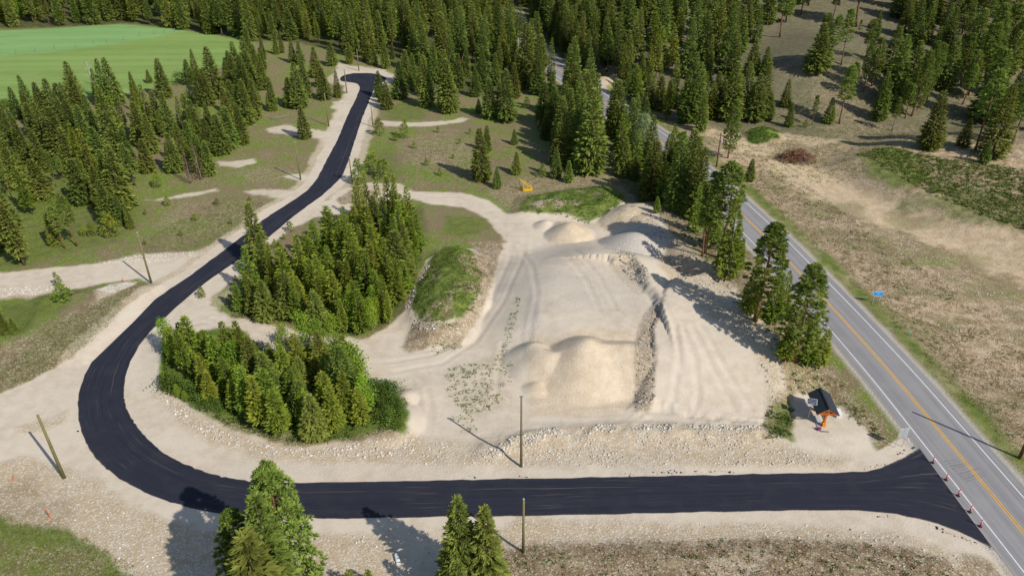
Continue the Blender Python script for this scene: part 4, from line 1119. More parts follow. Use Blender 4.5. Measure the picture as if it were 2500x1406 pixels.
SR_ = [(SROAD, 3.0)]
HWP = np.vstack([offset(HW, -7.5), offset(HW, 7.5)[::-1]])
scatter('far_forest', [f, t_, f, t_, l], [(632, 97), (700, 92), (790, 105), (830, 125), (900, 140), (960, 140), (1010, 170), (1060, 200), (1160, 215), (1240, 200), (1300, 180), (1420, 190), (1500, 170), (1600, 220), (1700, 250), (1840, 180), (1900, 120), (2010, 60), (2200, 40), (2700, 30), (3000, -60), (3000, -180), (-200, -180), (-400, 52), (0, 55), (150, 52), (330, 46), (460, 66)], 9000, 5.6, 12, 20, excl=[(HWP, 1.0)], tries=5, seed=20)
scatter('forest_front', [t_, f], [(1380, 120), (1560, 60), (1800, 60), (1850, 140), (1760, 240), (1560, 215), (1420, 190)], 70, 6, 15, 22, excl=[(HWP, 1.5)], seed=21)
scatter('highway_left', [f, t_], [(1480, 275), (1600, 352), (1575, 370), (1500, 330), (1440, 290)], 26, 3.4, 10, 15, excl=[(HWP, -1.6)], seed=31)
scatter('forest_front', [t_, f], [(1262, 60), (1340, 160), (1400, 212), (1465, 258), (1430, 285), (1370, 235), (1300, 190), (1245, 120)], 60, 3.6, 12, 19, excl=[(HWP, -1.6)], seed=32)
scatter('forest_front', [t_, f], [(1300, 40), (1360, 100), (1400, 150), (1440, 180), (1500, 190), (1500, 120), (1420, 60)], 50, 4.2, 14, 20, excl=[(HWP, -1.6)], seed=33)
scatter('hill_foot', [f, l], [(1500, 225), (1620, 290), (1680, 320), (1700, 290), (1600, 230), (1530, 200)], 26, 4.5, 8, 14, excl=[(HWP, 0.5)], seed=34)
scatter('island_fringe', [y_], [(480, 720), (560, 650), (640, 600), (700, 560), (860, 520), (860, 545), (700, 600), (620, 680), (560, 750), (500, 760)], 12, 3.5, 1.2, 2.6, seed=35)
scatter('meadow_saplings', [y_], [(880, 330), (1150, 320), (1280, 400), (1260, 440), (1000, 450), (900, 420)], 8, 7, 1.0, 2.4, seed=36)
scatter('meadow_saplings', [y_], [(380, 470), (620, 480), (560, 570), (350, 590)], 6, 7, 0.9, 1.8, seed=37)
scatter('stand_snags', ['dead'], [(0, 400), (330, 380), (330, 520), (180, 500), (0, 480)], 9, 9, 9, 14, (.5, .7), seed=38)
scatter('far_forest', ['dead'], [(632, 97), (960, 140), (1230, 200), (1500, 170), (1500, 60), (632, 40)], 40, 12, 13, 19, (.5, .8), excl=[(HWP, 1.0)], seed=39)
scatter('forest_bright', ['aspen'], [(-300, 30), (0, 48), (110, 44), (110, 10), (-300, 0)], 40, 6, 9, 14, (1.2, 1.6), seed=22)
# snap: nothing on asphalt
_px = np.array([t['pos'][0] for t in trees]); _py = np.array([t['pos'][1] for t in trees])
_on = (sdpoly(_px, _py, SROAD) > -0.7) | (dist_line(_px, _py, HWC, 20)[0] < 5.6)
trees = [t for t, o in zip(trees, _on) if not o]
def _hides(t, tx, ty, w):
    b = proj(*t['pos']); e = proj(t['pos'][0], t['pos'][1], t['pos'][2]+t['h'])
    return abs((b[0]+e[0])/2-tx) < w and e[1] < ty+4 and b[1] > ty-2
GL = [(1282, 80, 4), (1365, 172, 9), (1380, 184, 5), (1472, 246, 10), (1484, 256, 14), (1610, 343, 12), (1624, 352, 12)]
trees = [t for t in trees if not any(_hides(t, *q_) for q_ in GL)]
print('trees', len(trees))

# ------------------------------------------------------------------ which trees are individuals
KINDNAME = {'fir': 'fir_tree', 'tall': 'fir_tree', 'lodge': 'lodgepole_tree', 'pine': 'pine_tree', 'thinpine': 'pine_tree', 'young': 'young_pine',
            'aspen': 'aspen_tree', 'poplar': 'poplar_tree', 'birch': 'birch_tree', 'dead': 'dead_tree', 'shrub': 'shrub'}
CATNAME = {'fir_tree': 'fir tree', 'lodgepole_tree': 'lodgepole pine', 'pine_tree': 'pine tree', 'young_pine': 'young pine', 'aspen_tree': 'aspen tree',
           'poplar_tree': 'poplar tree', 'birch_tree': 'birch tree', 'dead_tree': 'dead tree', 'shrub': 'shrub'}
for t in trees:
    x, y, z = t['pos']
    bx_, by_ = proj(x, y, z); tx_, ty_ = proj(x, y, z+t['h'])
    t['px'] = (float(bx_), float(by_)); t['tp'] = (float(tx_), float(ty_))
    inview = -15 < tx_ < 2515 and by_ > 4 and ty_ < 1400
    t['size'] = (by_-ty_) if inview else 0
    if inview and t['zone'] in ('far_forest',): t['size'] *= 0.35*max(0.05, min(1, by_/90))
    if t['zone'] == 'island_north': t['size'] *= 0.6
CAP = 300
inds, rest = [], []
bykind = {}
for t in trees: bykind.setdefault(KINDNAME[t['kind']], []).append(t)
for kn, L in bykind.items():
    L.sort(key=lambda t: -t['size'])
    for i, t in enumerate(L):
        if t['size'] <= 0: rest.append(t); continue
        (inds if i < CAP else rest).append(t)
print('individual trees', len(inds), 'rest', len(rest), {kn: len(L) for kn, L in bykind.items()})

ZP = {'field_row': 'below the green hay field', 'birches': 'at the hay field edge', 'stub_row': 'west of the road end',
      'stand_end': 'at the left stand east end', 'dead_pair': 'at the left stand east end', 'road_clump': 'left of the cul-de-sac road', 'lone_road': 'alone beside the far end of the new road',
      'island_fringe': 'beside the upper island', 'meadow_saplings': 'on open meadow grass', 'stand_snags': 'inside the left stand', 'stand_edge': 'inside the left stand', 'west_edge': 'at the left stand grassy edge', 'wedge': 'in the grass wedge left of the bend',
      'centre': 'right of the cul-de-sac', 'pit_row': 'in the clump behind the pit', 'clearing': 'in the meadow behind the pit',
      'highway_left': 'left of the highway', 'young_hill': 'on highway slope', 'hill_foot': 'at the hill foot', 'pole_pine': 'beside the highway power pole',
      'hill': 'on the dry hillside', 'trunk_pair': 'with bare red trunk on the hilltop', 'highway_row': 'between pit and highway', 'yellow_pine': 'alone in shade above the grey pile',
      'giants': 'above the kiosk', 'giants_skirt': 'under two big highway pines', 'roadside_fir': 'at the inner road edge', 'near_left': 'in the nearest clump',
      'near_mid': 'at bottom centre', 'near_small': 'at the bottom edge of the picture', 'west_stand': 'inside the left stand', 'island_north': 'in the upper wooded island',
      'island_south': 'in the lower wooded island', 'island_south_aspens': 'in the lower wooded island', 'island_north_aspens': 'at the upper island tip', 'island_bushes': 'edging the lower wooded island',
      'dark_fir': 'darkest crown on the lower island', 'far_forest': 'in the far forest', 'forest_front': 'beyond the highway', 'forest_bright': 'behind the hay field'}
LOOK = {'fir_tree': 'dense fir', 'lodgepole_tree': 'narrow olive pine', 'pine_tree': 'open-crowned pine', 'young_pine': 'bushy young pine', 'aspen_tree': 'bright green aspen',
        'poplar_tree': 'pale green poplar', 'birch_tree': 'white-stemmed birch', 'dead_tree': 'rusty dead conifer', 'shrub': 'leafy shrub'}
ORD = ['first', 'second', 'third', 'fourth', 'fifth', 'sixth', 'seventh', 'eighth', 'ninth', 'tenth', 'eleventh', 'twelfth', 'thirteenth', 'fourteenth']
ROWN = ['front', 'second', 'third', 'fourth', 'fifth', 'sixth', 'seventh', 'eighth', 'ninth', 'tenth', 'eleventh', 'twelfth', 'thirteenth', 'fourteenth', 'fifteenth', 'sixteenth',
        'seventeenth', 'eighteenth', 'nineteenth', 'twentieth', 'twenty-first', 'twenty-second', 'twenty-third', 'twenty-fourth', 'twenty-fifth', 'twenty-sixth']
zk = {}
for t in inds: zk.setdefault((ZP[t['zone']], KINDNAME[t['kind']]), []).append(t)
for (zp, kn), L in zk.items():
    look = LOOK[kn]; n = len(L)
    hs_ = sorted(t['h'] for t in L); med = hs_[n//2]
    for t in L:
        t['adj'] = 'tall' if t['h'] > med*1.18 else ('short' if t['h'] < med*0.82 else 'mid-sized')
        t['group'] = LOOK[kn].replace('shrub', 'shrubs').rstrip('s')+'s '+zp
    if n == 1:
        L[0]['label'] = '%s %s' % (look, zp); L[0]['group'] = None
        continue
    L.sort(key=lambda t: -t['px'][1])
    nrow = max(1, math.ceil(n/11)); per = math.ceil(n/nrow)
    for r_ in range(nrow):
        row = sorted(L[r_*per:(r_+1)*per], key=lambda t: t['px'][0])
        for i, t in enumerate(row):
            o_ = 'leftmost' if i == 0 else ('rightmost' if i == len(row)-1 else ORD[i]+' from left')
            rw = '' if nrow == 1 else ', %s row' % (ROWN[r_] if r_ < len(ROWN) else 'last')
            t['label'] = '%s %s %s, %s%s' % (t['adj'], look, zp, o_, rw)

pr = random.Random(11)
for t in inds:
    kn = KINDNAME[t['kind']]
    H0, cm, tm = PROTO[t['kind']][pr.randrange(len(PROTO[t['kind']]))]
    sc = t['h']/H0
    sw = sc*t['w']*pr.uniform(.86, 1.18)
    if t['kind'] in ('fir', 'lodge', 'tall'):
        sw = (sc**0.72)*t['w']*pr.uniform(.82, 1.22)                 # small trees stay bushier
    e = empty(kn, t['pos'], pr.uniform(0, 6.28), t['label'], CATNAME[kn], t['group'])
    e.scale = (sw, sw, sc)
    e.rotation_euler = (pr.uniform(-.04, .04), pr.uniform(-.04, .04), pr.uniform(0, 6.28))
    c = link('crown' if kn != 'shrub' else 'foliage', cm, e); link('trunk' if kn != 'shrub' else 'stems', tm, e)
    t['crown'] = c

# ---- the mass of forest beyond: instances of the same crowns and trunks
def forest_object(name, L, label):
    kinds = sorted({t['kind'] for t in L})
    protos = [(kd, v) for kd in kinds for v in range(len(PROTO[kd]))]
    rs = np.random.RandomState(3)
    n = len(L)
    co = np.array([t['pos'][:] for t in L], np.float32)
    idx_ = np.zeros(n, np.int32); sc = np.zeros((n, 3), np.float32); rz = np.zeros((n, 3), np.float32)
    for i, t in enumerate(L):
        v = rs.randint(len(PROTO[t['kind']])); idx_[i] = protos.index((t['kind'], v))
        s = t['h']/PROTO[t['kind']][v][0]; sw = (s**0.8)*t['w']*rs.uniform(.75, 1.25)
        sc[i] = (sw, sw, s); rz[i, 2] = rs.uniform(0, 6.28)
    me = bpy.data.meshes.new(name); me.vertices.add(n); me.vertices.foreach_set('co', co.ravel())
    a = me.attributes.new('idx', 'INT', 'POINT'); a.data.foreach_set('value', idx_)
    a = me.attributes.new('scl', 'FLOAT_VECTOR', 'POINT'); a.data.foreach_set('vector', sc.ravel())
    a = me.attributes.new('rot', 'FLOAT_VECTOR', 'POINT'); a.data.foreach_set('vector', rz.ravel())
    o = link(name, me); tag(o, label, 'forest', kind='stuff')
    g = bpy.data.node_groups.new(name+'_trees', 'GeometryNodeTree')
    g.interface.new_socket('Geometry', in_out='INPUT', socket_type='NodeSocketGeometry')
    g.interface.new_socket('Geometry', in_out='OUTPUT', socket_type='NodeSocketGeometry')
    gi = g.nodes.new('NodeGroupInput'); go = g.nodes.new('NodeGroupOutput')
    jg = g.nodes.new('GeometryNodeGeometryToInstance')
    joins = []
    for kd, v in protos:
        H0, cm, tm = PROTO[kd][v]
        crowns = bpy.data.objects.get
        co_ = next(t['crown'] for t in inds if t['crown'].data == cm)
        tr_ = next(ch for ch in co_.parent.children if ch != co_)
        ji = g.nodes.new('GeometryNodeJoinGeometry')
        for ob in (co_, tr_):
            oi = g.nodes.new('GeometryNodeObjectInfo'); oi.transform_space = 'ORIGINAL'
            oi.inputs['Object'].default_value = ob; oi.inputs['As Instance'].default_value = False
            g.links.new(oi.outputs['Geometry'], ji.inputs[0])
        joins.append(ji)
    ip = g.nodes.new('GeometryNodeInstanceOnPoints')
    ip.inputs['Pick Instance'].default_value = True
    # Geometry to Instance keeps the order in which links are made (last link first), so index accordingly
    jall = g.nodes.new('GeometryNodeJoinGeometry')
    for ji in reversed(joins):
        gti = g.nodes.new('GeometryNodeGeometryToInstance')
        g.links.new(ji.outputs[0], gti.inputs[0]); g.links.new(gti.outputs[0], jall.inputs[0])
    g.nodes.remove(jg)
    g.links.new(gi.outputs[0], ip.inputs['Points']); g.links.new(jall.outputs[0], ip.inputs['Instance'])
    def attr(nm, dt):
        x = g.nodes.new('GeometryNodeInputNamedAttribute'); x.data_type = dt; x.inputs['Name'].default_value = nm
        return [o_ for o_ in x.outputs if o_.enabled][0]
    g.links.new(attr('idx', 'INT'), ip.inputs['Instance Index'])
    g.links.new(attr('scl', 'FLOAT_VECTOR'), ip.inputs['Scale'])
    e2r = g.nodes.new('FunctionNodeEulerToRotation'); g.links.new(attr('rot', 'FLOAT_VECTOR'), e2r.inputs[0])
    g.links.new(e2r.outputs[0], ip.inputs['Rotation'])
    g.links.new(ip.outputs[0], go.inputs[0])
    m = o.modifiers.new('trees', 'NODES'); m.node_group = g
    return o
rest = [t for t in rest if any(t['kind'] == u['kind'] for u in inds)]
_have = {t['crown'].data.name for t in inds}
PROTO = {kd: [v for v in L if v[1].name in _have] for kd, L in PROTO.items()}
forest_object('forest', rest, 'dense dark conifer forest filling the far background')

# ------------------------------------------------------------------ utility poles
def pole(base, top, label, mat, r=0.16, group=None, hfix=None, fit='cap'):
    g = G(*base)
    h = hfix or height_from_top(g, top[1])
    t = empty('utility_pole', g, 0, label, 'utility pole', group)
    MB().tube((0, 0, -0.5), (0, 0, h), r*1.15, r*0.72, 14).build('pole_shaft', mat, t, True)
    if fit == 'cap':
        MB().tube((0, 0, h-.02), (0, 0, h+0.05), r*0.78, r*0.6, 12).tube((r*.7, 0, h-0.5), (r*1.0, 0, h-0.5), .03, .03, 6).build('pole_cap', M['galv'], t)
    elif fit == 'cross':
        MB().box((0, 0, h-0.9), (2.4, 0.11, 0.13)).tube((0, 0, h-1.7), (0.8, 0, h-0.95), .03, .03, 5).tube((0, 0, h-1.7), (-0.8, 0, h-0.95), .03, .03, 5).build('crossarm', mat, t)
        ins = MB()
        for x in (-1.05, -.45, .45, 1.05): ins.tube((x, 0, h-0.84), (x, 0, h-0.62), .06, .04, 8)
        ins.build('insulators', M['galv'], t)
        MB().tube((0.42, 0.1, h-2.9), (0.42, 0.1, h-1.95), .25, .25, 14).tube((0.42, .1, h-1.95), (.42, .1, h-1.75), .06, .04, 8).box((.2, .05, h-2.4), (.2, .08, .1)).build('transformer', M['galv'], t)
    elif fit == 'top':
        MB().box((0, 0, h-0.15), (0.5, 0.09, 0.09)).tube((-.2, 0, h-.1), (-.2, 0, h+.1), .05, .04, 7).tube((.2, 0, h-.1), (.2, 0, h+.1), .05, .04, 7).tube((0, 0, h-.02), (0, 0, h+.14), .06, .04, 7).build('pole_head', M['galv'], t)
    return t
M['treated'] = simple_mat('treated_pole', (0.215, 0.185, 0.070), 0.85, 0.15, 0.30, 1.2, col2=(0.145, 0.14, 0.06))
M['oldpole'] = simple_mat('old_pole', (0.20, 0.105, 0.062), 0.9, 0.1, 0.4, 1.5)
M['galv'] = simple_mat('galvanised', (0.52, 0.54, 0.55), 0.5, 0.5, 0.2, 6, metal=0.3)
PG = 'treated wooden poles along the new road'
pole((1268, 1139), (1271, 967), 'tall wooden pole between gravel pit and black road', M['treated'], group=PG, fit='top')
pole((1271, 1348), (1271, 1218), 'wooden pole on the near side of the black road', M['treated'], group=PG)
pole((152, 1155), (86, 998), 'thick leaning-looking wooden pole in gravel outside the road bend', M['treated'], 0.2, group=PG)
pole((370, 682), (337, 558), 'wooden pole beside the gravel driveway left of the road', M['treated'], 0.18, group=PG)
pole((737, 434), (729, 341), 'wooden pole on the left meadow beside the curve', M['treated'], group=PG, fit='top')
pole((807, 304), (801, 224), 'wooden pole beside the lone fir near the road', M['treated'], group=PG)
pole((863, 445), (857, 381), 'wooden pole at the right verge where the road curves', M['treated'], group=PG)
pole((915, 307), (914, 254), 'wooden pole at the right verge by the short gravel spur', M['treated'], group=PG)
pole((852, 224), (848, 164), 'wooden pole left of the cul-de-sac neck', M['treated'], group=PG)
pole((882, 170), (878, 117), 'wooden pole behind the black cul-de-sac', M['treated'], group=PG)
pole((1752, 413), (1763, 329), 'old brown power pole with crossarm and transformer by the highway', M['oldpole'], 0.17, fit='cross')
pole((2484, 1131), (0, 0), 'dark brown pole at the right edge of the highway', M['oldpole'], 0.2, hfix=11.5, fit='cap')

# ------------------------------------------------------------------ delineator posts on the junction edge
M['red_plastic'] = simple_mat('red_plastic', (0.72, 0.035, 0.04), 0.45, 0.4, 0.1, 4)
M['reflective'] = simple_mat('reflective_white', (0.85, 0.80, 0.80), 0.4, 0.5, 0.05, 4)
M['black_rubber'] = simple_mat('black_rubber', (0.03, 0.03, 0.032), 0.8, 0.3, 0.1, 4)
DP = [(2272, 1141), (2304, 1183), (2333, 1222), (2361, 1262), (2386, 1297)]
DL = ['farthest red delineator post, at the tip of the black asphalt', 'second red delineator post from the far end', 'middle red delineator post of five at the junction', 'second nearest red delineator post at the junction', 'nearest red delineator post at the junction']
d0 = None
for i, (px, py) in enumerate(DP):
    g = G(px, py); g.z = 0.05
    if d0 is None:
        t = empty('delineator_post', g, 0.4, DL[i], 'delineator post', 'red delineator posts along the junction')
        MB().tube((0, 0, 0), (0, 0, .07), .24, .22, 12).build('base', M['black_rubber'], t)
        MB().tube((0, 0, .06), (0, 0, 1.08), .085, .07, 14).tube((0, 0, 1.07), (0, 0, 1.14), .055, .055, 10).box((0, 0, 1.17), (.16, .04, .07), bevel=.015).build('post', M['red_plastic'], t, True)
        for z in (.68, .90): MB().tube((0, 0, z-.045), (0, 0, z+.045), .083, .081, 14).build('reflective_band', M['reflective'], t, True)
        d0 = t
    else:
        t = d0.copy(); COL.objects.link(t); t.location = g; t['label'] = DL[i]
        for ch in d0.children:
            c = ch.copy(); COL.objects.link(c); c.parent = t

# ------------------------------------------------------------------ blue information sign, seen from its front
M['sign_blue'] = simple_mat('sign_blue', (0.0, 0.27, 0.72), 0.4, 0.4, 0.08, 2)
M['sign_white'] = simple_mat('sign_white', (0.80, 0.86, 0.90), 0.4, 0.4, 0.03, 2)
g = G(2137, 752)
t = empty('information_sign', g, R(-4), 'blue highway information sign on two thin posts in dry scrub', 'road sign')
w_, h_ = 1.7, 0.92
zb = height_from_top(g, 731)-0.02
MB().box((0, 0, zb+h_/2), (w_, .03, h_), bevel=.01).build('sign_panel', M['sign_blue'], t)
fr = MB()
for a in ((0, zb+.03, w_-.04, .03), (0, zb+h_-.03, w_-.04, .03)): fr.box((a[0], -.018, a[1]), (a[2], .006, a[3]))
for x in (-w_/2+.03, w_/2-.03): fr.box((x, -.018, zb+h_/2), (.03, .006, h_-.09))
fr.build('sign_border', M['sign_white'], t)
tx = MB()
rs = random.Random(2)
for z, segs in ((.80, [(-.68, -.25), (-.12, .22), (.32, .70)]), (.56, [(-.52, -.18), (-.06, .36), (.44, .62)]), (.31, [(-.12, .14), (.22, .40)])):
    for a, b in segs:
        x = a
        while x < b-.05:
            ww = rs.uniform(.05, .08)
            hh = rs.choice((.11, .11, .14))
            tx.box((x+ww/2, -.018, zb+z+(hh-.11)/2), (ww*.35, .006, hh))
            tx.box((x+ww/2, -.0185, zb+z+rs.choice((-.04, 0, .04))), (ww*.9, .005, .028))
            x += ww+.025
tx.build('sign_lettering', M['sign_white'], t)
for x in (-.52, .52): MB().box((x, .06, (zb+h_*.8)/2-.2), (.07, .05, zb+h_*.8+.4)).build('sign_post', M['galv'], t)

# ------------------------------------------------------------------ sign seen from behind: two grey panels
g = G(2190, 1102)
t = empty('rear_facing_sign', g, R(8), 'grey back of a two-panel road sign on slim posts beside junction', 'road sign')
zb = 1.9
for x in (-.36, .36): MB().box((x, 0, zb+.75), (.68, .025, 1.5), bevel=.01).build('sign_panel', M['galv'], t)
for z in (.25, 1.2): MB().box((0, .035, zb+z), (1.4, .035, .06)).build('cross_rail', M['galv'], t)
for x in (-.55, .55): MB().box((x, .08, (zb+1.4)/2-.2), (.07, .05, zb+1.8)).build('sign_post', M['galv'], t)

# small marker posts by the sign and across the highway
g = G(2213, 1085)
t = empty('marker_post', g, 0, 'small white marker stake with red top beside the rear-facing sign', 'marker post')
MB().box((0, 0, .3), (.08, .05, .8)).build('stake', M['reflective'], t); MB().box((0, -.003, .62), (.1, .062, .18)).build('red_top', M['red_plastic'], t)

# ------------------------------------------------------------------ notice kiosk
M['shingle'] = simple_mat('dark_shingles', (0.040, 0.048, 0.058), 0.8, 0.25, 0.35, 5)
M['orange_wood'] = simple_mat('orange_timber', (0.62, 0.155, 0.015), 0.6, 0.3, 0.28, 3)
M['amber_wood'] = simple_mat('amber_timber', (0.80, 0.27, 0.015), 0.6, 0.3, 0.2, 3)
M['board_white'] = simple_mat('board_white', (0.62, 0.65, 0.64), 0.6, 0.3, 0.1, 2)
M['solar'] = simple_mat('solar_cells', (0.012, 0.022, 0.07), 0.2, 0.6, 0.3, 6)
M['concrete'] = simple_mat('concrete', (0.50, 0.49, 0.46), 0.9, 0.2, 0.15, 3)
M['flower'] = simple_mat('pink_flowers', (0.55, 0.08, 0.35), 0.8, 0.2, 0.4, 14)
g = G(2008, 1052)
KR = R(-4)
t = empty('notice_kiosk', g, KR, 'roofed timber notice kiosk with dark shingle roof on the gravel pad', 'notice kiosk')
hw, hl, ze, zr = 1.55, 2.35, 2.5, 3.55       # half roof width, half length, eave and ridge height
ky = 2.1                                      # roof centre along the ridge axis
for sgn, nm in ((-1, 'roof_slope'), (1, 'roof_slope')):
    b = MB(); n_ = 0.07
    vv = [(0, ky-hl, zr), (0, ky+hl, zr), (sgn*hw, ky+hl, ze), (sgn*hw, ky-hl, ze)]
    tp = [b.bm.verts.new((x, y, z+n_)) for x, y, z in vv]; bt = [b.bm.verts.new((x, y, z-.03)) for x, y, z in vv]
    b.bm.faces.new(tp if sgn < 0 else tp[::-1]); b.bm.faces.new(bt[::-1] if sgn < 0 else bt)
    for i in range(4):
        b.bm.faces.new((tp[i], bt[i], bt[(i+1) % 4], tp[(i+1) % 4]))
    bmesh.ops.recalc_face_normals(b.bm, faces=b.bm.faces)
    b.build(nm, M['shingle'], t)
MB().box((0, ky, zr+.085), (.24, hl*2, .05), bevel=.015).build('ridge_cap', M['shingle'], t)
for yy in (ky-hl+.12, ky+hl-.12):
    b = MB()
    for sgn in (-1, 1):
        dx = Vector((sgn*(hw-.08), 0, ze-zr)); L = dx.length; ang = math.atan2(dx.z, dx.x)
        b.box((sgn*(hw-.08)/2, yy, (ze+zr)/2-.13), (L, .1, .16), Matrix.Rotation(-ang, 3, 'Y'))
    b.box((0, yy, ze+.04), (hw*1.35, .09, .14)); b.box((0, yy, (ze+zr)/2+.05), (.12, .09, .8))
    b.build('gable_truss', M['orange_wood'], t)
for yy in (ky-1.75, ky+1.75):
    MB().box((0, yy, 1.6), (.26, .26, 3.3), bevel=.02).build('timber_post', M['orange_wood'], t)
    MB().box((0, yy, .34), (.52, .52, .8), bevel=.03).build('post_base', M['amber_wood'], t)
    for sgn in (-1, 1):
        MB().tube((0, yy, 1.75), (sgn*.75, yy, 2.55), .07, .07, 6).build('knee_brace', M['orange_wood'], t)
MB().box((0, ky, 1.55), (.08, 3.1, 1.35)).build('notice_board', M['board_white'], t)
b = MB()
for z in (.83, 2.27): b.box((0, ky, z), (.14, 3.2, .11))
b.build('board_frame', M['orange_wood'], t)
b = MB(); rs = random.Random(9)
M['paper'] = simple_mat('notice_papers', (0.36, 0.42, 0.46), 0.6, 0.3, 0.5, 5)
for sx_ in (-1, 1):
    for i in range(5): b.box((sx_*.046, ky-1.2+i*.6, 1.55+rs.uniform(-.1, .1)), (.008, .42, rs.uniform(.5, .9)))
b.build('notices', M['paper'], t)
# solar panel on its mast
c_ = Matrix.Rotation(KR, 4, 'Z') @ Vector((-1.75, ky-.3, 0))
t = empty('solar_panel', (g.x+c_.x, g.y+c_.y, zat(g.x+c_.x, g.y+c_.y)), R(-14), 'small tilted solar panel on a mast left of the kiosk roof', 'solar panel')
MB().tube((0, 0, -.3), (0, 0, 3.05), .05, .045, 8).build('mast', M['galv'], t)
tr = Matrix.Rotation(R(38), 3, 'X')
MB().box((0, 0, 3.15), (1.35, .85, .04), tr).build('panel_frame', M['board_white'], t)
b = MB()
for i in range(4):
    cc = Vector((0, 0, 3.15)) + tr @ Vector((0, -.3+i*.2, .024)); b.box(cc, (1.25, .17, .01), tr)
b.build('solar_cells', M['solar'], t)
# concrete pad, bench slab, flowers, white cabinet
g2 = G(1995, 1040); t = link('concrete_pad', MB().box((0, 0, 0.02), (.9, 3.0, .16), bevel=.02).mesh('concrete_pad', M['concrete']), loc=g2); t.rotation_euler.z = KR
tag(t, 'pale concrete slab under the kiosk notice board', 'slab')
g2 = G(1995, 1057); t = empty('flower_tub', g2, 0, 'tub of pink flowers at the foot of the kiosk', 'flower tub')
MB().tube((0, 0, 0), (0, 0, .28), .22, .28, 12).build('tub', M['bark'], t)
V, T, lb = leafy_crown(5, .5, .33, .3, 40, .08, 8); link('flowers', crown_mesh('flowers', V, T, M['flower']), t)
g2 = G(2010, 1062); t = link('plank', MB().box((0, 0, .06), (1.1, .22, .08), bevel=.01).mesh('plank', M['dryplank'] if 'dryplank' in M else M['greybark']), loc=g2); t.rotation_euler.z = -.15
tag(t, 'grey plank lying in front of the kiosk', 'plank')
g2 = G(2041, 1022); t = empty('storage_box', g2, R(-4), 'white storage box right of the kiosk', 'storage box')
MB().box((0, 0, .35), (.7, 1.3, .7), bevel=.03).build('box_body', M['board_white'], t); MB().box((0, 0, .735), (.76, 1.36, .06), bevel=.015).build('lid', M['reflective'], t)

# ------------------------------------------------------------------ yellow steel attachment lying in the meadow
M['yellow_steel'] = simple_mat('yellow_steel', (0.80, 0.47, 0.02), 0.45, 0.4, 0.25, 2)
g = G(1282, 468)
t = empty('machine_attachment', g, R(4), 'yellow triangular steel attachment standing in the meadow behind the pit', 'machine attachment')
k_ = 1.0
b = MB()
fr_ = [(-.15, 0, .1), (1.9, 0, .1), (1.9, 0, .75), (-.15, 0, 2.15)]
for i in range(4): b.tube(fr_[i], fr_[(i+1) % 4], .09, .09, 6)
b.tube((.75, 0, .1), (.75, 0, 1.55), .07, .07, 6); b.tube((-.15, 0, 2.15), (-1.05, 1.0, 2.6), .09, .07, 6); b.tube((1.9, 0, .75), (1.5, .7, 1.3), .08, .08, 6); b.tube((1.5, .7, 1.3), (-1.05, 1.0, 2.6), .08, .07, 6)
b.tube((-.15, 0, .15), (-.9, .9, .1), .08, .08, 6); b.tube((-.9, .9, .1), (-1.05, 1.0, 2.6), .06, .06, 6)
b.build('frame', M['yellow_steel'], t)
MB().box((.88, -.02, .42), (1.95, .06, .62), bevel=.01).build('blade_plate', M['yellow_steel'], t)
MB().box((-.6, .5, .7), (.7, .06, 1.0), Matrix.Rotation(R(-50), 3, 'Z'), bevel=.01).build('side_plate', M['yellow_steel'], t)

# ------------------------------------------------------------------ stakes, posts, culvert, logs
M['orange_paint'] = simple_mat('orange_stake', (0.85, 0.13, 0.03), 0.6, 0.3, 0.15, 4)
def stake(px, py, h, lean, label, group='orange survey stakes'):
    g = G(px, py); a = Vector((0, 0, -.1)); b_ = Vector((lean[0], lean[1], h))
    t = link('survey_stake', MB().tube(a, b_, .05, .05, 4).mesh('survey_stake', M['orange_paint']), loc=g)
    tag(t, label, 'survey stake', group)
stake(118, 1254, 1.6, (-.1, .1), 'tall orange survey stake on bare soil at lower left')
stake(25, 1161, .9, (.35, .2), 'orange stake leaning right near the left picture edge')
stake(300, 679, 1.0, (.2, .1), 'orange stake on the left gravel driveway')
g = G(2140, 830-2+0); 
g = G(2219, 828); t = empty('marker_post', g, 0, 'tiny green marker post in the ditch right of the highway', 'marker post')
M['green_plastic'] = simple_mat('green_plastic', (0.02, 0.5, 0.2), 0.5, 0.3, 0.1, 4)
MB().tube((0, 0, 0), (0, 0, .55), .06, .06, 8).build('stem', M['green_plastic'], t); MB().box((0, 0, .62), (.3, .05, .2), bevel=.02).build('marker_plate', M['green_plastic'], t)
g = G(1998, 618); t = empty('marker_post', g, 0, 'slim grey roadside marker post right of the highway', 'marker post')
MB().box((0, 0, .6), (.07, .05, 1.4)).build('stem', M['galv'], t); MB().box((0, -.03, 1.25), (.2, .02, .2)).build('marker_plate', M['board_white'], t)
g = G(965, 1368); t = empty('culvert_pipe', g, R(20), 'white culvert pipe end poking from the gravel at bottom centre', 'pipe')
b = MB(); n = 16
for r_, z_ in ((.26, 0.9), ): pass
ro, ri = [], []
for (rad, y0_) in ((.27, -.35), (.27, .9), (.22, -.35), (.22, .9)):
    ro.append([b.bm.verts.new((math.cos(a)*rad, y0_, .22+math.sin(a)*rad)) for a in [2*math.pi*i/n for i in range(n)]])
for i in range(n):
    j = (i+1) % n
    b.bm.faces.new((ro[0][i], ro[0][j], ro[1][j], ro[1][i])); b.bm.faces.new((ro[2][j], ro[2][i], ro[3][i], ro[3][j])); b.bm.faces.new((ro[0][j], ro[0][i], ro[2][i], ro[2][j]))
b.build('pipe_wall', M['board_white'], t, True)
MB().box((0, .9, .2), (.42, .05, .42)).build('pipe_dark_end', M['black_rubber'], t)

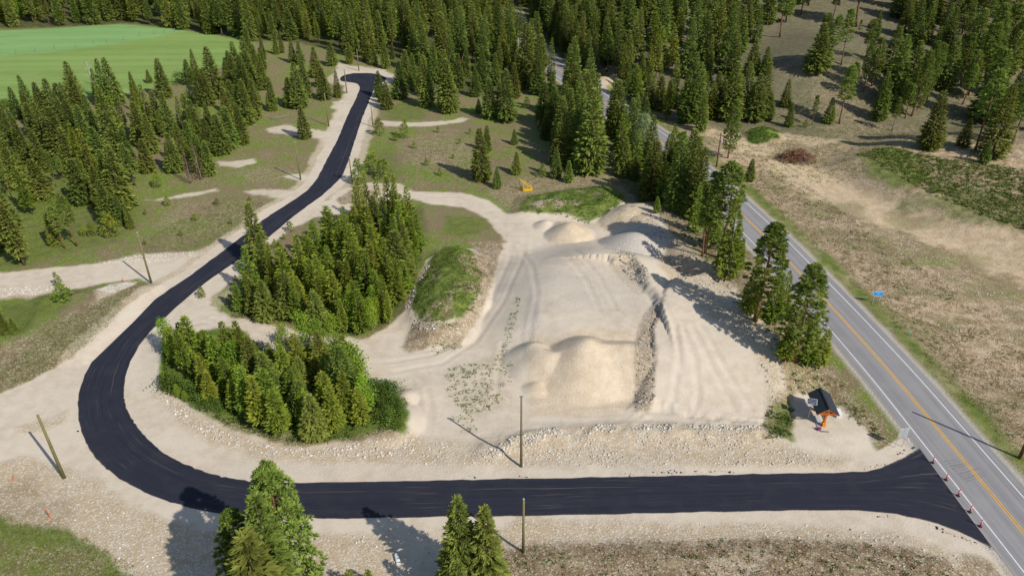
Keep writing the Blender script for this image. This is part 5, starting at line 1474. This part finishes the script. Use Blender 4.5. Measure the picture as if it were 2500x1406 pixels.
def log(p0, p1, r, label, mat, group='fallen logs'):
    a = G(*p0); b_ = G(*p1); o_ = a.copy()
    mb = MB(); d = b_-a; d2 = Vector((d.x, d.y, d.z))
    mb.path([(0, 0, r), tuple(d2*0.35+Vector((0, 0, r*1.05))), tuple(d2*.7+Vector((0, 0, r))), tuple(d2+Vector((0, 0, r*.7)))], [r, r*.9, r*.75, r*.5], 8)
    rs = random.Random(int(p0[0]))
    for i in range(7):
        q_ = d2*rs.uniform(.2, .95)+Vector((0, 0, r)); mb.tube(q_, q_+Vector((rs.uniform(-.5, .5), rs.uniform(-.5, .5), rs.uniform(.1, .5))), r*.2, r*.08, 4)
    t = link('fallen_log', mb.mesh('fallen_log', mat, True), loc=o_)
    tag(t, label, 'log', group)
log((665, 286), (712, 278), .22, 'pale fallen log on the left meadow near the road end', M['greybark'])
log((2172, 328), (2210, 305), .12, 'pale fallen log under the thin pines on the hill', M['greybark'])
log((2430, 402), (2500, 393), .28, 'long grey fallen log at the right edge below the hill', M['greybark'])
log((1972, 324), (1996, 312), .1, 'thin pale log at the foot of the hill', M['greybark'])
log((2240, 38), (2330, 32), .3, 'grey fallen log high on the hillside', M['greybark'])

# ------------------------------------------------------------------ brush pile of uprooted stumps
g = G(1946, 398)
t = empty('brush_pile', g, 0, 'reddish heap of uprooted stumps and roots on the tan clearing', 'brush pile')
rs = np.random.RandomState(6)
for nm, mt, n_, seed in (('dark_branches', M['oldpole'], 330, 1), ('rusty_branches', simple_mat('rusty_wood', (0.36, 0.15, 0.075), 0.9, 0.1, 0.4, 3), 210, 2), ('grey_roots', M['greybark'], 120, 3)):
    rs = np.random.RandomState(seed); mb = MB()
    for i in range(n_):
        a = rs.uniform(0, 6.28); rr_ = rs.rand()**.5
        rr_ *= (1.0, .78, .9)[seed-1]
        x, y = math.cos(a)*rr_*5.2, math.sin(a)*rr_*3.7
        top = 3.1*(1-rr_**1.7)+.25
        z = rs.uniform(.05, top)
        d = rs.normal(size=3); d[2] *= .55; d /= np.linalg.norm(d); L = rs.uniform(.5, 1.7)
        p0 = np.array([x, y, z]); p1 = p0+d*L*.5; p2 = p1+(d+rs.normal(size=3)*.5)*L*.4
        r_ = rs.uniform(.03, .10)
        mb.path([p0, p1, p2], [r_, r_*.75, r_*.3], 5)
    mb.build(nm, mt, t)
mb = MB(); rs = np.random.RandomState(8)
for i in range(12):
    a = rs.uniform(0, 6.28); rr_ = rs.uniform(.2, .85); p0 = Vector((math.cos(a)*rr_*4.4, math.sin(a)*rr_*2.8, rs.uniform(.3, 1.2)))
    d = Vector(rs.normal(size=3)).normalized(); mb.path([p0, p0+d*.5, p0+d*1.1], [.38, .26, .18], 8)
    for j in range(7):
        e_ = (Vector(rs.normal(size=3))-d*.4).normalized(); mb.path([p0, p0+e_*.45, p0+e_*.9+Vector((0, 0, .1))], [.12, .07, .03], 5)
mb.build('stumps', M['redbark'], t)

# ------------------------------------------------------------------ hay-field fence posts
fp0 = None
pts = [P(x, y) for x, y in [(-8, 130), (46, 119), (93, 114), (140, 108), (192, 104), (236, 97), (268, 94), (310, 89), (348, 80), (384, 76), (408, 73), (434, 70)]]
for i, (x, y) in enumerate(pts):
    if i == 0: continue
    if fp0 is None:
        fp0 = MB().tube((0, 0, -.3), (0, 0, 1.5), .09, .08, 6).box((0, 0, 1.25), (.16, .5, .1)).build('fence_post', M['greybark'], loc=(x, y, zat(x, y)))
        o_ = fp0
    else:
        o_ = fp0.copy(); COL.objects.link(o_); o_.location = (x, y, zat(x, y))
    tag(o_, 'thin post along the line between the two hay fields, %s from the left' % ORD[i-1], 'fence post', 'posts between the hay fields')

# ------------------------------------------------------------------ loose stones and boulders (uncountable)
def ico():
    bm = bmesh.new(); bmesh.ops.create_icosphere(bm, subdivisions=1, radius=1.0)
    V = np.array([v.co[:] for v in bm.verts]); Fc = np.array([[v.index for v in f_.verts] for f_ in bm.faces]); bm.free(); return V, Fc
IV, IF = ico()
def sample_polys(polys, n, seed, h=0.0, dens=None):
    r = np.random.RandomState(seed); out_ = []
    for pl_ in polys:
        pp = PP(pl_, h); x0, y0 = pp.min(0); x1, y1 = pp.max(0)
        C = np.stack([r.uniform(x0, x1, n*4), r.uniform(y0, y1, n*4)], 1)
        C = C[sdpoly(C[:, 0], C[:, 1], pp) > 0]
        if dens is not None:
            C = C[r.rand(len(C)) < sstep(dens, dens+.18, fbm(C[:, 0], C[:, 1], 2.6, seed, 2))]
        out_.append(C[:n])
    C = np.vstack(out_)
    ok = (sdpoly(C[:, 0], C[:, 1], SROAD) < -1.6) & (dist_line(C[:, 0], C[:, 1], HWC, 20)[0] > 6.0)
    return C[ok]
def stones(name, C, s0, s1, mat, label, seed, flat=.7):
    r = np.random.RandomState(seed); n = len(C)
    Z = terrain(C[:, 0], C[:, 1])
    S_ = (s0*.8+(s1*1.25-s0)*r.rand(n)**7)[:, None, None]
    V = IV[None]*(1+r.uniform(-.25, .25, (n, len(IV), 1)))
    V = V*S_*np.stack([r.uniform(.8, 1.3, n), r.uniform(.8, 1.3, n), r.uniform(flat*.7, flat*1.2, n)], 1)[:, None, :]
    V = V+np.stack([C[:, 0], C[:, 1], Z+S_[:, 0, 0]*flat*.3], 1)[:, None, :]
    Fc = (IF[None]+np.arange(n)[:, None, None]*len(IV)).reshape(-1, 3)
    T = np.repeat(r.rand(n), len(IV))
    tag(link(name, np_mesh(name, V.reshape(-1, 3), Fc, mat, T)), label, name.replace('_', ' '), kind='stuff')
def stone_mat(name, a, b):
    m, nt, out = new_mat(name); k = NT(nt)
    at = k.n('ShaderNodeAttribute', attribute_name='tint').outputs['Fac']
    k.pbsdf(out, k.mix(at, a, b), 0.9, 0.2); return m
M['stone'] = stone_mat('limestone', (0.40, 0.35, 0.28), (0.70, 0.65, 0.57))
M['stone_dk'] = stone_mat('brown_stone', (0.24, 0.21, 0.17), (0.60, 0.55, 0.47))
RB = [[(385, 955), (400, 950), (470, 1000), (560, 1055), (640, 1078), (760, 1092), (900, 1075), (1010, 1070), (1000, 1110), (800, 1115), (640, 1100), (500, 1060), (420, 1000)],
      [(1180, 1105), (1240, 1078), (1310, 1052), (1500, 1042), (1700, 1044), (1850, 1050), (1860, 1062), (1700, 1062), (1500, 1062), (1320, 1078), (1240, 1110), (1190, 1130)]]
stones('rubble_stones', sample_polys(RB, 3000, 1, dens=.25), .05, .19, M['stone'], 'pale broken stones heaped in bands along the inner verge', 2)
RB = [[(1010, 1080), (1300, 1065), (1860, 1062), (1900, 1100), (2040, 1130), (1900, 1145), (1300, 1140), (1010, 1130)], [(150, 1140), (330, 1230), (480, 1285), (640, 1305), (1250, 1275), (2050, 1290), (2230, 1325), (2430, 1392), (2500, 1700), (2200, 1420), (2050, 1330), (1500, 1322), (1180, 1345), (1100, 1700), (350, 1700), (330, 1400), (170, 1270)],
      [(0, 690), (120, 685), (180, 690), (60, 712), (-100, 715)], [(235, 700), (280, 680), (335, 680), (280, 720)], [(250, 632), (340, 612), (480, 606), (500, 622), (340, 632)]]
stones('scattered_stones', sample_polys(RB, 3600, 3, dens=.35), .04, .14, M['stone'], 'small pale stones scattered over the gravel verges', 4)
RB = [[(1530, 505), (1600, 545), (1700, 640), (1800, 740), (1860, 820), (1915, 960), (1880, 1010), (1850, 900), (1790, 840), (1660, 740), (1600, 620)]
,      [(990, 748), (1008, 700), (1040, 640), (1052, 645), (1020, 705), (1005, 750), (1030, 800), (1085, 808), (1060, 822), (1005, 795)]]
stones('bank_stones', sample_polys(RB, 1000, 5, 1.0, dens=.3), .06, .24, M['stone_dk'], 'mixed stones strewn on the pit banks and around the green mound', 6)
RB = [[(1590, 775), (1608, 775), (1594, 840), (1600, 960), (1575, 985), (1552, 985), (1548, 860)], [(1500, 640), (1545, 645), (1562, 672), (1590, 712), (1560, 722), (1520, 690)]]
stones('cut_stones', sample_polys(RB, 700, 55, 1.8), .06, .22, stone_mat('dark_rubble', (0.23, 0.19, 0.145), (0.52, 0.47, 0.39)), 'dark mixed rubble on the cut faces beside the sand pile', 56)
# right-hand scrub stones
RB = [[(1890, 430), (2060, 500), (2300, 640), (2600, 820), (2700, 1100), (2560, 1050), (2300, 820), (2100, 620), (1940, 520)]]
stones('scrub_stones', sample_polys(RB, 3500, 7, dens=.2), .04, .13, M['stone'], 'pale stones scattered across the dry scrub right of the highway', 8)

# ------------------------------------------------------------------ tufts, weeds and grass (uncountable)
def tufts(name, C, hgt, wid, nb_, mat, label, seed, cat=None):
    r = np.random.RandomState(seed); n = len(C)
    Z = terrain(C[:, 0], C[:, 1])
    c = np.repeat(np.stack([C[:, 0], C[:, 1], Z], 1), nb_, 0)+r.normal(size=(n*nb_, 3))*np.array([wid*.45, wid*.45, 0])
    d = r.normal(size=(n*nb_, 3)); d[:, 2] = np.abs(d[:, 2])*1.1+.45
    sc_ = np.repeat(r.uniform(.6, 1.3, n), nb_)
    V = kites(c, d, hgt*sc_*r.uniform(.6, 1.3, n*nb_), hgt*.55*sc_, r.uniform(-1.5, 1.5, n*nb_), r)
    T = np.repeat(np.clip(np.repeat(r.rand(n), nb_)*.8+r.uniform(-.15, .35, n*nb_), 0, 1), 4)
    tag(link(name, np_mesh(name, V, np.arange(len(V)).reshape(-1, 4), mat, T)), label, cat or name.replace('_', ' '), kind='stuff')
WD = [[(1085, 905), (1130, 890), (1250, 895), (1245, 950), (1215, 1000), (1130, 1010), (1090, 960)], [(1225, 850), (1245, 790), (1262, 745), (1270, 760), (1262, 800), (1240, 870), (1200, 900)]]
tufts('green_weeds', np.vstack([sample_polys(WD[:1], 330, 11, dens=.3), sample_polys(WD[1:], 90, 12), sample_polys([[(1100, 1015), (1150, 1010), (1160, 1050), (1120, 1055)]], 26, 13), sample_polys([[(1050, 850), (1110, 815), (1130, 850), (1060, 870)]], 60, 14)]),
      .19, .30, 7, foliage_mat('bright_weed_leaves', (0.11, 0.18, 0.03), (0.22, 0.32, 0.06), 0.3), 'scattered green weeds sprouting from the gravel left of the sand pile', 15)
WD = [[(1200, 1345), (1500, 1332), (1950, 1325), (2150, 1345), (2300, 1375), (2420, 1500), (2500, 1800), (1100, 1800)]]
tufts('green_weeds', sample_polys(WD, 1000, 16, dens=.38), .22, .34, 9, M['weed'], 'green weeds dotting the brown strip at the bottom right', 17)
tufts('dry_weeds', sample_polys(WD, 1800, 18, dens=.3), .2, .5, 7, M['dry'], 'rusty dry weeds covering the strip at the bottom right', 19)
WD = [[(-10, 1240), (100, 1275), (200, 1300), (330, 1380), (380, 1700), (-100, 1700), (-10, 1300)]]
tufts('meadow_grass', sample_polys(WD, 4200, 20), .15, .3, 6, M['grass_blade'], 'green grass covering the bottom left corner', 21)
WD = [[(395, 830), (500, 805), (620, 830), (700, 860), (840, 850), (900, 930), (985, 1010), (960, 1055), (740, 1078), (640, 1060), (540, 1025), (470, 985), (396, 940)], [(560, 765), (640, 780), (860, 815), (940, 790), (1000, 700), (1040, 600), (880, 510), (700, 640)]]
tufts('island_undergrowth', sample_polys(WD, 2600, 22, dens=.3), .34, .4, 7, M['weed'], 'green undergrowth carpeting the two wooded islands', 23)
MP = [[(1000, 745), (1012, 700), (1047, 640), (1087, 592), (1120, 588), (1162, 630), (1182, 685), (1165, 745), (1130, 798), (1080, 812), (1020, 790)]]
tufts('mound_grass', sample_polys(MP, 2600, 24, 1.0, dens=.25), .2, .3, 7, M['grass_blade'], 'tall bright grass covering the soil mound beside the pit road', 25)
LP = [[(1270, 515), (1290, 482), (1390, 462), (1500, 452), (1530, 480), (1490, 525), (1440, 540), (1380, 528)], [(1828, 345), (1835, 325), (1865, 312), (1900, 330), (1905, 345), (1880, 350), (1845, 352)]]
tufts('mound_grass', sample_polys(LP, 1300, 26, 1.0, dens=.34), .24, .35, 7, M['weed'], 'dark lush grass on the low mounds behind the pit', 27)
LP = [[(2095, 385), (2160, 378), (2300, 410), (2500, 440), (2560, 590), (2500, 590), (2390, 550), (2270, 495), (2170, 440)]]
tufts('low_shrubs', sample_polys(LP, 2200, 28, 2.0, dens=.15), .38, .5, 9, M['weed'], 'low green shrubs on the terrace bank at the right', 29)
tufts('dry_weeds', sample_polys(LP, 1500, 30, 2.0, dens=.3), .25, .6, 7, M['dry'], 'brown brush on the terrace bank at the right', 31)
LP = [[(1760, 400), (1950, 440), (2100, 560), (2300, 700), (2560, 900), (2620, 1150), (2500, 1150), (2350, 980), (2100, 720), (1900, 520)]]
tufts('scrub_weeds', sample_polys(LP, 2600, 32, dens=.34), .18, .4, 6, M['weed'], 'sparse green weeds in the dry scrub right of the highway', 33)
tufts('scrub_weeds', sample_polys(LP, 3000, 34, dens=.3), .16, .4, 6, M['dry'], 'dry brown weeds in the scrub right of the highway', 35)
LP = [[(1910, 985), (1930, 1000), (1930, 1070), (1880, 1082), (1850, 1078), (1870, 1010)], [(1540, 430), (1700, 520), (1850, 700), (2000, 880), (2190, 1100), (2100, 1060), (1990, 970), (1900, 980), (1850, 850), (1700, 640), (1560, 500)]]
tufts('roadside_weeds', np.vstack([sample_polys(LP[:1], 150, 36, dens=.3), sample_polys(LP[1:], 1100, 36, dens=.35)]), .26, .4, 8, M['weed'], 'green weeds between the pit and the highway', 37)
LP = [[(-10, 900), (120, 800), (340, 690), (280, 780), (190, 860), (60, 920), (-10, 935)], [(380, 560), (560, 470), (650, 490), (600, 545), (480, 600), (340, 610)], [(900, 440), (930, 340), (1150, 320), (1300, 380), (1400, 450), (1250, 480), (1130, 465), (1000, 460)]]
tufts('meadow_weeds', sample_polys(LP, 2400, 38), .13, .4, 6, M['grass_blade'], 'loose tufts of grass on the open meadows', 39)
LP = [[(1730, 240), (1900, 180), (2100, 120), (2500, 100), (2500, 340), (2000, 340), (1850, 300)]]
tufts('hillside_grass', sample_polys(LP, 5000, 40, 12.0, dens=.2), .28, .6, 6, M['grass_blade'], 'sparse bunch grass on the dry hillside', 41)

# asphalt crumbs beside the new edge
cr = []
r = np.random.RandomState(3)
for (a, b_, n) in (((1590, 1157), (1790, 1157), 120), ((1125, 1166), (1160, 1164), 14), ((1255, 1162), (1290, 1164), 16), ((1510, 1160), (1545, 1160), 20), ((2100, 1152), (2160, 1140), 30), ((2130, 1268), (2180, 1272), 22), ((2250, 1290), (2420, 1352), 120), ((2180, 1120), (2238, 1100), 40), ((325, 1048), (355, 1040), 10), ((186, 1030), (190, 1045), 8)):
    for i in range(n):
        t_ = r.rand(); c = P(a[0]*(1-t_)+b_[0]*t_+r.normal()*4, a[1]*(1-t_)+b_[1]*t_+r.normal()*2.2); cr.append(c)
cr = np.array(cr)
cr = cr[sdpoly(cr[:, 0], cr[:, 1], SROAD) < 0]
M['crumb'] = stone_mat('asphalt_crumbs_black', (0.02, 0.02, 0.025), (0.06, 0.06, 0.07))
stones('asphalt_crumbs', cr, .03, .15, M['crumb'], 'black asphalt crumbs spilled beside the fresh pavement', 9, .35)
